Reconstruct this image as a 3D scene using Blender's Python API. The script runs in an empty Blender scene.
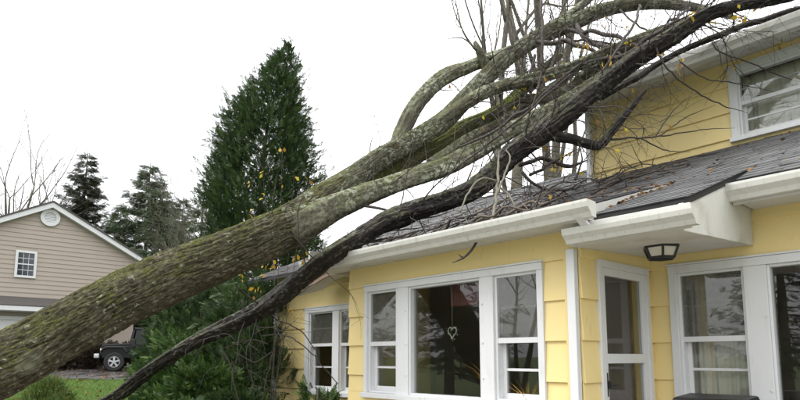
import bpy, math, random
import numpy as np
from mathutils import Vector, Matrix
random.seed(7); RNG = np.random.default_rng(11)
sc = bpy.context.scene
COL = sc.collection
rad = math.radians

# ------------------------------------------------------------------ camera
# world axes follow the yellow house: +X along its front to the right, +Y into it
H = 1.6
FPX, PPX, PPY = 585.0, 400.0, 285.0           # focal length and principal point of the 800x400 picture
PIT = math.atan2(72, 585); AZ = rad(41.75)
FD = np.array([-math.cos(AZ), math.sin(AZ)]); RT = np.array([math.sin(AZ), math.cos(AZ)])
CAMP = np.array([0.0, 0.0, H])
cam = bpy.data.cameras.new('camera'); camo = bpy.data.objects.new('camera', cam); COL.objects.link(camo)
camo.location = CAMP
camo.rotation_euler = Vector((FD[0]*math.cos(PIT), FD[1]*math.cos(PIT), math.sin(PIT))).to_track_quat('-Z', 'Y').to_euler()
cam.sensor_width = 36; cam.lens = FPX/800*36; cam.shift_y = (PPY-200)/800
cam.clip_start = .05; cam.clip_end = 1500
sc.camera = camo

# ------------------------------------------------------------------ sky, sun, exposure (bright overcast)
world = bpy.data.worlds.new('World'); sc.world = world; world.use_nodes = True
nt = world.node_tree; nt.nodes.clear()
SUN_EL, SUN_AZ = rad(52), rad(235)            # azimuth measured from +X: the sun stands behind the camera, veiled
sky = nt.nodes.new('ShaderNodeTexSky'); sky.sky_type = 'NISHITA'; sky.sun_disc = False
sky.sun_elevation = SUN_EL; sky.sun_rotation = rad(90)-SUN_AZ; sky.air_density = 1.5; sky.dust_density = 6
hs = nt.nodes.new('ShaderNodeHueSaturation'); hs.inputs['Saturation'].default_value = .06
mx = nt.nodes.new('ShaderNodeMix'); mx.data_type = 'RGBA'; mx.inputs[0].default_value = .72
mx.inputs[7].default_value = (19.0, 19.3, 19.8, 1)            # even cloud layer
bg = nt.nodes.new('ShaderNodeBackground'); bg.inputs[1].default_value = .15
wo = nt.nodes.new('ShaderNodeOutputWorld')
nt.links.new(sky.outputs[0], hs.inputs['Color']); nt.links.new(hs.outputs[0], mx.inputs[6])
tc = nt.nodes.new('ShaderNodeTexCoord'); sz = nt.nodes.new('ShaderNodeSeparateXYZ'); nt.links.new(tc.outputs['Generated'], sz.inputs[0])
ma = nt.nodes.new('ShaderNodeMath'); ma.operation = 'MULTIPLY_ADD'; ma.use_clamp = True; ma.inputs[1].default_value = 2/3; ma.inputs[2].default_value = 1/3   # standard overcast sky: (1 + 2 sin h) / 3
nt.links.new(sz.outputs['Z'], ma.inputs[0])
mv = nt.nodes.new('ShaderNodeMix'); mv.data_type = 'RGBA'; mv.blend_type = 'MULTIPLY'; mv.inputs[0].default_value = 1
nt.links.new(mx.outputs[2], mv.inputs[6]); nt.links.new(ma.outputs[0], mv.inputs[7]); nt.links.new(mv.outputs[2], bg.inputs[0]); nt.links.new(bg.outputs[0], wo.inputs[0])
sun = bpy.data.lights.new('sun', 'SUN'); sun.energy = .9; sun.angle = rad(25); sun.color = (1, .965, .91)
suno = bpy.data.objects.new('sun', sun); COL.objects.link(suno)
sdir = Vector((math.cos(SUN_EL)*math.cos(SUN_AZ), math.cos(SUN_EL)*math.sin(SUN_AZ), math.sin(SUN_EL)))
suno.rotation_euler = sdir.to_track_quat('Z', 'Y').to_euler(); suno.location = sdir*60
sc.view_settings.view_transform = 'Standard'; sc.view_settings.look = 'None'
sc.view_settings.exposure = .62; sc.view_settings.gamma = 1
sc.render.engine = 'CYCLES'; sc.render.resolution_x = 1024; sc.render.resolution_y = 512

# ------------------------------------------------------------------ pixel rays (800x400 photograph -> direction)
def ray(px, py):
    x = (px-PPX)/FPX; y = -(py-PPY)/FPX
    f = math.cos(PIT)-y*math.sin(PIT); z = math.sin(PIT)+y*math.cos(PIT)
    v = (RT*x+FD*f)/f
    return np.array([v[0], v[1], z/f])
def dep(px, py, d): return CAMP+ray(px, py)*d
def onX(px, py, X): r = ray(px, py); return CAMP+r*X/r[0]
def onY(px, py, Y): r = ray(px, py); return CAMP+r*Y/r[1]

# ------------------------------------------------------------------ scene helpers
def link(o, parent=None):
    COL.objects.link(o)
    if parent is not None: o.parent = parent
    return o
def tag(o, label=None, cat=None, group=None, kind=None):
    if label: o['label'] = label
    if cat: o['category'] = cat
    if group: o['group'] = group
    if kind: o['kind'] = kind
    return o
def thing(name, label, cat, loc=(0, 0, 0), group=None):
    o = bpy.data.objects.new(name, None); o.location = loc; o.empty_display_size = .2
    link(o); return tag(o, label, cat, group)
def mesh_np(name, V, Fs, mat, parent=None, uv=None, attr=None, smooth=False, loc=None):
    """V (n,3) world coordinates; Fs list of (m,k) index arrays"""
    me = bpy.data.meshes.new(name)
    V = np.asarray(V, np.float32)
    if loc is not None: V = V-np.asarray(loc, np.float32)
    Fs = [np.asarray(f, np.int32) for f in Fs if len(f)]
    nl = sum(f.size for f in Fs); nf = sum(len(f) for f in Fs)
    me.vertices.add(len(V)); me.vertices.foreach_set('co', V.ravel())
    me.loops.add(nl); me.loops.foreach_set('vertex_index', np.concatenate([f.ravel() for f in Fs]))
    me.polygons.add(nf)
    tot = np.concatenate([np.full(len(f), f.shape[1], np.int32) for f in Fs])
    st = np.concatenate([[0], np.cumsum(tot)[:-1]]).astype(np.int32)
    me.polygons.foreach_set('loop_start', st)
    if smooth: me.polygons.foreach_set('use_smooth', np.ones(nf, bool))
    if uv is not None:
        l = me.uv_layers.new(name='uv'); idx = np.concatenate([f.ravel() for f in Fs])
        l.data.foreach_set('uv', np.asarray(uv, np.float32)[idx].ravel())
    if attr:
        for k, a in attr.items():
            at = me.attributes.new(k, 'FLOAT', 'POINT'); at.data.foreach_set('value', np.asarray(a, np.float32))
    me.update(calc_edges=True); me.validate()
    if mat: me.materials.append(mat)
    o = bpy.data.objects.new(name, me)
    if loc is not None: o.location = loc
    return link(o, parent)

class MB:
    """collects boxes and prisms into one mesh"""
    def __init__(s): s.v = []; s.f = []
    def add(s, vs, fs):
        b = len(s.v); s.v += [tuple(v) for v in vs]; s.f += [tuple(b+i for i in f) for f in fs]; return s
    def box(s, x0, x1, y0, y1, z0, z1):
        return s.add([(x, y, z) for z in (z0, z1) for y in (y0, y1) for x in (x0, x1)],
                     [(0, 2, 3, 1), (4, 5, 7, 6), (0, 1, 5, 4), (2, 6, 7, 3), (0, 4, 6, 2), (1, 3, 7, 5)])
    def mbox(s, M, u0, u1, n0, n1, z0, z1):
        return s.add([M(u, n, z) for z in (z0, z1) for n in (n0, n1) for u in (u0, u1)],
                     [(0, 2, 3, 1), (4, 5, 7, 6), (0, 1, 5, 4), (2, 6, 7, 3), (0, 4, 6, 2), (1, 3, 7, 5)])
    def prism(s, A, B):
        n = len(A); b = len(s.v); s.v += [tuple(p) for p in A]+[tuple(p) for p in B]
        s.f += [tuple(b+i for i in range(n))[::-1], tuple(b+n+i for i in range(n))]
        s.f += [(b+i, b+(i+1) % n, b+n+(i+1) % n, b+n+i) for i in range(n)]; return s
    def build(s, name, mat, parent=None, bevel=0, smooth=False, origin=None):
        me = bpy.data.meshes.new(name)
        V = [Vector(v) for v in s.v]
        o_ = Vector(origin) if origin is not None else Vector((0, 0, 0))
        me.from_pydata([v-o_ for v in V], [], s.f); me.update()
        if mat: me.materials.append(mat)
        import bmesh
        bm = bmesh.new(); bm.from_mesh(me); bmesh.ops.recalc_face_normals(bm, faces=bm.faces); bm.to_mesh(me); bm.free()
        o = bpy.data.objects.new(name, me); o.location = o_; link(o, parent)
        if bevel:
            m = o.modifiers.new('bevel', 'BEVEL'); m.width = bevel; m.segments = 2; m.limit_method = 'ANGLE'
        if smooth:
            for p in me.polygons: p.use_smooth = True
        return o

# ------------------------------------------------------------------ numpy value noise
def _h(i, j, k):
    n = (i*374761393+j*668265263+k*2147483647) & 0xffffffff
    n = ((n ^ (n >> 13))*1274126177) & 0xffffffff
    return ((n ^ (n >> 16)) & 0xffff)/65535.0
def vn(x, y, z):
    x, y, z = [np.asarray(a, float) for a in (x, y, z)]
    i, j, k = [np.floor(a).astype(np.int64) for a in (x, y, z)]
    u, v, w = x-i, y-j, z-k
    u, v, w = [a*a*(3-2*a) for a in (u, v, w)]
    r = 0
    for a in (0, 1):
        for b in (0, 1):
            for c in (0, 1):
                r = r+_h(i+a, j+b, k+c)*(u if a else 1-u)*(v if b else 1-v)*(w if c else 1-w)
    return r*2-1
def fbm(x, y, z, o=4):
    s = 0; a = 1
    for q in range(o): s = s+a*vn(x*2**q+q*7.3, y*2**q+q*3.1, z*2**q); a *= .5
    return s

# ------------------------------------------------------------------ materials
def newmat(name):
    m = bpy.data.materials.new(name); m.use_nodes = True
    return m, m.node_tree, m.node_tree.nodes['Principled BSDF']
def N(t, typ, **kw):
    n = t.nodes.new(typ)
    for k, v in kw.items():
        if k.startswith('i_'):
            n.inputs[k[2:].replace('_', ' ')].default_value = v
        else: setattr(n, k, v)
    return n
def coord(t, kind='Object', scale=(1, 1, 1)):
    c = N(t, 'ShaderNodeTexCoord'); mp = N(t, 'ShaderNodeMapping'); mp.inputs['Scale'].default_value = scale
    t.links.new(c.outputs[kind], mp.inputs[0]); return mp.outputs[0]
def noise(t, vec, scale, detail=4, rough=.55):
    n = N(t, 'ShaderNodeTexNoise'); n.inputs['Scale'].default_value = scale; n.inputs['Detail'].default_value = detail; n.inputs['Roughness'].default_value = rough
    t.links.new(vec, n.inputs['Vector']); return n.outputs['Fac']
def ramp(t, fac, stops, interp='LINEAR'):
    r = N(t, 'ShaderNodeValToRGB'); r.color_ramp.interpolation = interp
    e = r.color_ramp.elements
    while len(e) < len(stops): e.new(.5)
    for el, (p, c) in zip(e, stops): el.position = p; el.color = c if len(c) == 4 else (*c, 1)
    t.links.new(fac, r.inputs[0]); return r.outputs[0]
def mixc(t, fac, a, b, mode='MIX'):
    m = N(t, 'ShaderNodeMix', data_type='RGBA', blend_type=mode)
    for s, v in ((m.inputs[0], fac), (m.inputs[6], a), (m.inputs[7], b)):
        if hasattr(v, 'is_linked') or isinstance(v, bpy.types.NodeSocket): t.links.new(v, s)
        elif isinstance(v, (int, float)): s.default_value = v
        else: s.default_value = v if len(v) == 4 else (*v, 1)
    return m.outputs[2]
def mathn(t, op, a, b=None):
    m = N(t, 'ShaderNodeMath', operation=op)
    for s, v in zip(m.inputs, (a, b)):
        if v is None: continue
        if isinstance(v, bpy.types.NodeSocket): t.links.new(v, s)
        else: s.default_value = v
    return m.outputs[0]
def bump(t, b, h, strength, dist):
    n = N(t, 'ShaderNodeBump'); n.inputs['Strength'].default_value = strength; n.inputs['Distance'].default_value = dist
    t.links.new(h, n.inputs['Height']); t.links.new(n.outputs[0], b.inputs['Normal'])
def simple(name, col, rough=.6, var=.12, scale=6, bumpd=0, metal=0, vec='Object', vs=(1, 1, 1), spec=.5, dirt=None):
    m, t, b = newmat(name); v = coord(t, vec, vs)
    f = noise(t, v, scale, 5)
    c = mixc(t, f, tuple(x*(1-var) for x in col), tuple(min(1, x*(1+var)) for x in col))
    if dirt:
        g = noise(t, v, dirt[1], 6, .65)
        g = ramp(t, g, [(dirt[2], (0, 0, 0)), (dirt[2]+.18, (1, 1, 1))])
        c = mixc(t, mathn(t, 'MULTIPLY', g, dirt[3]), c, dirt[0])
    t.links.new(c, b.inputs['Base Color']); b.inputs['Roughness'].default_value = rough
    b.inputs['Metallic'].default_value = metal; b.inputs['Specular IOR Level'].default_value = spec
    if bumpd: bump(t, b, noise(t, v, scale*8, 4), .6, bumpd)
    return m

M = {}
def yellow_paint():
    m, t, b = newmat('yellow_paint')
    o = N(t, 'ShaderNodeObjectInfo')
    v = coord(t, 'Object', (1, 1, 1))
    stri = noise(t, coord(t, 'Object', (60, 60, 1.2)), 1.0, 3)
    blot = noise(t, v, 2.2, 5)
    c = mixc(t, blot, (.75, .598, .268), (.80, .642, .305))
    c = mixc(t, mathn(t, 'MULTIPLY', o.outputs['Random'], .5), c, (.74, .59, .28))
    d = ramp(t, noise(t, coord(t, 'Object', (2.5, 2.5, .8)), 3.2, 6, .7), [(.60, (0, 0, 0)), (.78, (1, 1, 1))])
    c = mixc(t, mathn(t, 'MULTIPLY', d, .5), c, (.42, .34, .18))
    t.links.new(c, b.inputs['Base Color']); b.inputs['Roughness'].default_value = .55
    b.inputs['Specular IOR Level'].default_value = .3
    bump(t, b, stri, .5, .004); return m
M['yellow'] = yellow_paint()
M['white'] = simple('white_trim_paint', (.64, .645, .65), .5, .05, 5, .0006, dirt=((.40, .39, .36), 6, .56, .32), vs=(2.5, 2.5, .5))
M['gutter'] = simple('gutter_enamel', (.57, .565, .525), .4, .07, 2, .0005, dirt=((.30, .29, .23), 6, .52, .38), vs=(5, 5, .35))
M['soffit'] = simple('soffit_paint', (.55, .545, .51), .6, .08, 4, .0008, dirt=((.28, .26, .2), 3, .52, .5))
M['screen_frame'] = simple('storm_frame', (.66, .67, .68), .4, .05, 8)
M['black_metal'] = simple('black_metal', (.012, .012, .013), .4, .2, 20)
M['interior'] = simple('interior_wall', (.34, .30, .25), .8, .1, 3)
M['door_wood'] = simple('dark_door_wood', (.075, .05, .035), .5, .2, 6, vs=(1, 8, 1))
M['curtain'] = simple('curtain_cloth', (.62, .60, .53), .85, .06, 10)
M['maroon'] = simple('maroon_cloth', (.13, .045, .04), .85, .15, 10)
M['foundation'] = simple('concrete', (.32, .31, .29), .85, .15, 5, .004)
M['straw'] = simple('dry_straw', (.55, .33, .06), .8, .3, 10)
M['pot'] = simple('pot_ceramic', (.62, .6, .55), .4, .05, 6)
M['silverleaf'] = simple('pale_wire', (.34, .36, .29), .4, .1, 10)

def glass_mat(name, tint, ior=1.5, rough=0.0, boost=1.0):
    m, t, b = newmat(name); t.nodes.remove(b)
    out = t.nodes['Material Output']
    tr = N(t, 'ShaderNodeBsdfTransparent'); tr.inputs[0].default_value = (*tint, 1)
    gl = N(t, 'ShaderNodeBsdfGlossy'); gl.inputs['Roughness'].default_value = rough
    v = coord(t, 'Object'); nz = noise(t, v, 1.4, 2)
    bp = N(t, 'ShaderNodeBump'); bp.inputs['Strength'].default_value = .05; bp.inputs['Distance'].default_value = .01
    t.links.new(nz, bp.inputs['Height']); t.links.new(bp.outputs[0], gl.inputs['Normal'])
    ge = N(t, 'ShaderNodeNewGeometry'); dp = N(t, 'ShaderNodeVectorMath', operation='DOT_PRODUCT')   # Schlick reflectance, same from both faces
    t.links.new(ge.outputs['Incoming'], dp.inputs[0]); t.links.new(ge.outputs['Normal'], dp.inputs[1])
    k5 = mathn(t, 'POWER', mathn(t, 'SUBTRACT', 1.0, mathn(t, 'ABSOLUTE', dp.outputs['Value'])), 5.0)
    r0 = ((ior-1)/(ior+1))**2*boost
    fm = mathn(t, 'ADD', mathn(t, 'MULTIPLY', k5, 1-r0), r0)
    ms = N(t, 'ShaderNodeMixShader')
    t.links.new(fm, ms.inputs[0]); t.links.new(tr.outputs[0], ms.inputs[1]); t.links.new(gl.outputs[0], ms.inputs[2])
    t.links.new(ms.outputs[0], out.inputs[0]); return m
M['glass'] = glass_mat('window_glass', (.90, .91, .90), 1.52, boost=1.5)
M['car_glass'] = glass_mat('car_glass', (.25, .27, .28), 1.5)
def screen_mat():
    m, t, b = newmat('insect_screen'); out = t.nodes['Material Output']
    b.inputs['Base Color'].default_value = (.25, .235, .21, 1); b.inputs['Roughness'].default_value = .6
    tr = N(t, 'ShaderNodeBsdfTransparent'); ms = N(t, 'ShaderNodeMixShader')
    f = noise(t, coord(t, 'Object'), 5, 6, .65); f = ramp(t, f, [(.3, (.40,)*3), (.7, (.78,)*3)])
    t.links.new(f, ms.inputs[0]); t.links.new(b.outputs[0], ms.inputs[1]); t.links.new(tr.outputs[0], ms.inputs[2])
    t.links.new(ms.outputs[0], out.inputs[0]); return m
M['screen'] = screen_mat()

def shingle_mat(name, a, bcol, c2):
    m, t, b = newmat(name)
    at = N(t, 'ShaderNodeAttribute', attribute_name='rnd')
    v = coord(t, 'Object')
    c = ramp(t, at.outputs['Fac'], [(0, (.022, .022, .022)), (.03, a), (.55, bcol), (1, c2)])
    c = mixc(t, .55, c, mixc(t, noise(t, v, 140, 3), (.02, .02, .022), (.20, .20, .205)), 'OVERLAY')
    mo = ramp(t, noise(t, v, 1.3, 5, .6), [(.52, (0, 0, 0)), (.75, (1, 1, 1))])
    c = mixc(t, mathn(t, 'MULTIPLY', mo, .3), c, (.085, .085, .085))
    t.links.new(c, b.inputs['Base Color'])
    r = ramp(t, noise(t, v, 2.1, 4), [(.35, (.45,)*3), (.65, (.9,)*3)]); t.links.new(r, b.inputs['Roughness'])
    bump(t, b, noise(t, v, 220, 3), .5, .003); return m
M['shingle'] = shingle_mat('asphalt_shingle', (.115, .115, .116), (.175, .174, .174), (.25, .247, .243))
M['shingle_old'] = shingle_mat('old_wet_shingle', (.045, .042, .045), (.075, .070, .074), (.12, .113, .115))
M['shingle_far'] = simple('far_shingle', (.075, .068, .062), .85, .25, 20)
M['deck'] = simple('roof_deck', (.02, .02, .02), .9, .1, 5)

def bark_mat(name, dark, mid, light, moss=(.10, .115, .02), moss_amt=.7, lichen=(.34, .36, .28), lich_amt=.5, rough=.85, bd=.006, us=(75, 11), wet=0.0, lt=.56, ls=17, gs=26, fade=0):
    m, t, b = newmat(name)
    uvc = N(t, 'ShaderNodeUVMap', uv_map='uv'); mp = N(t, 'ShaderNodeMapping'); mp.inputs['Scale'].default_value = (us[0], us[1], 1)
    t.links.new(uvc.outputs[0], mp.inputs[0])
    v = coord(t, 'Object')
    fine = mixc(t, .45, noise(t, mp.outputs[0], 1, 7, .7), noise(t, v, gs, 7, .72))
    c = ramp(t, fine, [(.36, dark), (.50, mid), (.64, light)])
    big = noise(t, v, 2.3, 6, .65)
    c = mixc(t, ramp(t, big, [(.42, (0, 0, 0)), (.60, (.6,)*3)]), c, mixc(t, fine, tuple(x*.5 for x in dark), tuple(x*.8 for x in mid)))
    # moss: grows on the upper side
    g = N(t, 'ShaderNodeNewGeometry'); sx = N(t, 'ShaderNodeSeparateXYZ'); t.links.new(g.outputs['Normal'], sx.inputs[0])
    up = mathn(t, 'MULTIPLY', mathn(t, 'ADD', sx.outputs['Z'], .40), .8)
    mm = mathn(t, 'ADD', up, mathn(t, 'MULTIPLY', mathn(t, 'SUBTRACT', noise(t, v, 4.1, 9, .72), .5), 3.6))
    mm = ramp(t, mm, [(.45, (0, 0, 0)), (.95, (1, 1, 1))])
    mcol = mixc(t, ramp(t, noise(t, v, 60, 4, .7), [(.4, (0, 0, 0)), (.6, (1, 1, 1))]), tuple(x*.4 for x in moss), tuple(min(1, x*1.5) for x in moss))
    c = mixc(t, mathn(t, 'MULTIPLY', mm, moss_amt), c, mcol)
    # pale lichen patches
    lf = ramp(t, noise(t, v, ls, 9, .68), [(lt, (0, 0, 0)), (lt+.03, (1, 1, 1))])
    l2 = ramp(t, noise(t, v, 2.9, 4), [(.40, (0, 0, 0)), (.55, (1, 1, 1))])
    if fade:                                     # lichen thins out towards the fork
        su = N(t, 'ShaderNodeSeparateXYZ'); t.links.new(uvc.outputs[0], su.inputs[0])
        l2 = mathn(t, 'MULTIPLY', l2, ramp(t, su.outputs['Y'], [(.25, (.25,)*3), (1.0, (1, 1, 1))]))
    c = mixc(t, mathn(t, 'MULTIPLY', mathn(t, 'MULTIPLY', lf, l2), lich_amt), c, mixc(t, ramp(t, noise(t, v, 90, 3), [(.4, (0, 0, 0)), (.6, (1, 1, 1))]), tuple(x*.55 for x in lichen), lichen))
    at = N(t, 'ShaderNodeAttribute', attribute_name='scar')
    c = mixc(t, mathn(t, 'MULTIPLY', at.outputs['Fac'], .8), c, mixc(t, fine, (.09, .10, .065), (.30, .32, .23)))
    t.links.new(c, b.inputs['Base Color']); b.inputs['Roughness'].default_value = rough-wet*.35
    b.inputs['Specular IOR Level'].default_value = .2+wet*.3
    bump(t, b, fine, 1.0, bd); return m
M['bark'] = bark_mat('mossy_grey_bark', (.014, .012, .007), (.070, .061, .038), (.215, .195, .14), moss=(.070, .076, .013), moss_amt=.8, lichen=(.38, .40, .31), lich_amt=.75, lt=.60, bd=.008)
M['bark_limb'] = bark_mat('lichen_limb_bark', (.026, .024, .016), (.105, .10, .068), (.225, .22, .165), moss=(.105, .12, .032), moss_amt=.5, lichen=(.38, .41, .31), lich_amt=.85, bd=.008, us=(60, 22), lt=.51, ls=20, fade=1)
M['bark_moss'] = bark_mat('moss_covered_bark', (.04, .04, .02), (.10, .10, .04), (.18, .18, .08), moss=(.13, .16, .02), moss_amt=.95, lich_amt=.4, bd=.006, us=(60, 22))
M['bark_dark'] = bark_mat('wet_dark_bark', (.005, .004, .0035), (.017, .013, .011), (.056, .046, .040), moss=(.07, .075, .028), moss_amt=.55, lichen=(.22, .23, .18), lich_amt=.5, wet=.35, bd=.010, us=(60, 20), lt=.56)
M['bark_far'] = bark_mat('plain_grey_bark', (.05, .043, .035), (.12, .105, .085), (.20, .185, .16), moss_amt=.25, lich_amt=.4, bd=.01, us=(20, 4))
M['twig'] = simple('twig_bark', (.042, .032, .026), .7, .4, 5)
M['twig_grey'] = simple('dead_twig_bark', (.115, .09, .07), .8, .4, 6)
M['twig_pale'] = simple('pale_twig_bark', (.15, .14, .10), .8, .25, 9)
M['stub_wood'] = simple('torn_wood', (.42, .26, .12), .8, .3, 20, .004)

def leaf_mat(name, cols, rough=.55, trans=.25):
    m, t, b = newmat(name); out = t.nodes['Material Output']
    at = N(t, 'ShaderNodeAttribute', attribute_name='rnd')
    st = [(i/(len(cols)-1), c) for i, c in enumerate(cols)]
    c = ramp(t, at.outputs['Fac'], st); t.links.new(c, b.inputs['Base Color']); b.inputs['Roughness'].default_value = rough
    b.inputs['Specular IOR Level'].default_value = .3
    tl = N(t, 'ShaderNodeBsdfTranslucent'); t.links.new(c, tl.inputs[0])
    ms = N(t, 'ShaderNodeMixShader'); ms.inputs[0].default_value = trans
    t.links.new(b.outputs[0], ms.inputs[1]); t.links.new(tl.outputs[0], ms.inputs[2]); t.links.new(ms.outputs[0], out.inputs[0]); return m
M['cedar'] = leaf_mat('cedar_foliage', [(.014, .030, .011), (.028, .056, .017), (.048, .085, .025), (.075, .110, .034)])
M['shrub'] = leaf_mat('shrub_foliage', [(.015, .036, .008), (.031, .070, .015), (.056, .112, .022), (.105, .165, .036)])
M['spruce'] = leaf_mat('spruce_needles', [(.020, .032, .020), (.035, .052, .030), (.055, .075, .042)])
M['spruce_thin'] = leaf_mat('thin_spruce_needles', [(.045, .042, .030), (.055, .062, .040), (.075, .085, .055)])
M['pine'] = leaf_mat('pine_needles', [(.035, .055, .028), (.06, .09, .04), (.09, .12, .06)])
M['grass'] = leaf_mat('grass_blades', [(.06, .135, .02), (.095, .195, .027), (.145, .24, .045), (.18, .22, .065)])
M['drygrass'] = leaf_mat('mound_grass', [(.05, .08, .02), (.075, .13, .024), (.105, .165, .03), (.15, .135, .05)])
M['leaf'] = leaf_mat('autumn_leaves', [(.26, .13, .03), (.45, .26, .03), (.60, .38, .03), (.5, .42, .04), (.32, .16, .05)])
M['litter'] = leaf_mat('fallen_leaves', [(.05, .03, .018), (.11, .06, .03), (.20, .11, .05), (.30, .17, .06), (.09, .05, .03)], .7, .1)

# ------------------------------------------------------------------ terrain
def ground_z(x, y):
    f = x*FD[0]+y*FD[1]
    g = np.clip(f-6, 0, 26)
    return .05*(g-13*(1-np.cos(np.pi*g/26))*0)*(1-np.exp(-g/1.5)) - .15*np.exp(-np.maximum(0, 8-f)/6)*0
def ground_mat():
    m, t, b = newmat('lawn_soil'); v = coord(t, 'Object')
    c = mixc(t, noise(t, v, .6, 6), (.045, .085, .018), (.085, .125, .03))
    c = mixc(t, ramp(t, noise(t, v, 9, 5), [(.5, (0, 0, 0)), (.7, (.6,)*3)]), c, (.08, .055, .03))
    t.links.new(c, b.inputs['Base Color']); b.inputs['Roughness'].default_value = .95
    bump(t, b, noise(t, v, 14, 5), .8, .05); return m
M['ground'] = ground_mat()
xs = np.concatenate([[-600, -300, -150, -90], np.arange(-60, 31, 1.5), [60, 150, 300, 600]])
ys = np.concatenate([[-600, -300, -150, -80, -50], np.arange(-40, 71, 1.5), [100, 200, 400, 700]])
gx, gy = np.meshgrid(xs, ys); gz = ground_z(gx, gy)+.025*vn(gx*.5, gy*.5, 0*gx)
nx, ny = len(xs), len(ys); ii = np.arange(nx*ny).reshape(ny, nx)
fq = np.stack([ii[:-1, :-1], ii[:-1, 1:], ii[1:, 1:], ii[1:, :-1]], -1).reshape(-1, 4)
tag(mesh_np('ground', np.stack([gx, gy, gz], -1).reshape(-1, 3), [fq], M['ground'], smooth=True), kind='structure')

def plan(rt, f): p = RT*rt+FD*f; return p[0], p[1]        # camera-plan metres: right, forward
# driveway: wet asphalt in front of the neighbour's garage
m, t, b = newmat('wet_asphalt'); v = coord(t, 'Object')
c = mixc(t, noise(t, v, 40, 4), (.035, .035, .038), (.075, .073, .072))
lt = ramp(t, noise(t, v, 1.7, 5), [(.55, (0, 0, 0)), (.62, (.8,)*3)])
c = mixc(t, mathn(t, 'MULTIPLY', lt, .4), c, (.11, .07, .05)); t.links.new(c, b.inputs['Base Color'])
r = ramp(t, noise(t, v, .9, 4), [(.4, (.08,)*3), (.6, (.55,)*3)]); t.links.new(r, b.inputs['Roughness'])
bump(t, b, noise(t, v, 90, 3), .4, .004); M['asphalt'] = m
rr = np.linspace(-30, -3.5, 40); ff = np.concatenate([np.linspace(21.2, 27.5, 14)])
V = []
for f in ff:
    for r_ in rr:
        f2 = f+(.12*math.sin(r_*1.3)+.08*math.sin(r_*3.1) if f == ff[0] else 0)
        x, y = plan(r_, f2); V.append((x, y, float(ground_z(x, y))+.045))
ii = np.arange(len(V)).reshape(len(ff), len(rr))
fq = np.stack([ii[:-1, :-1], ii[:-1, 1:], ii[1:, 1:], ii[1:, :-1]], -1).reshape(-1, 4)
tag(mesh_np('driveway', V, [fq], M['asphalt'], smooth=True), kind='structure')

px0, px1, py0, py1 = -7.0, 6.0, -6.0, 3.66  # unseen paved slab, added so warmer, less green light bounces onto the house
M['bounce_slab'] = simple('bounce_slab_concrete', (.30, .28, .25), .85, .18, 3, .003, dirt=((.12, .10, .07), 2, .5, .6))
tag(mesh_np('bounce_slab', [(px0, py0, .03), (px1, py0, .03), (px1, py1, .03), (px0, py1, .03), (px0, py0, -.1), (px1, py0, -.1), (px1, py1, -.1), (px0, py1, -.1)], [np.array([(0, 1, 2, 3), (0, 4, 5, 1), (1, 5, 6, 2), (2, 6, 7, 3), (3, 7, 4, 0)])], M['bounce_slab']), kind='structure')

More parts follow.
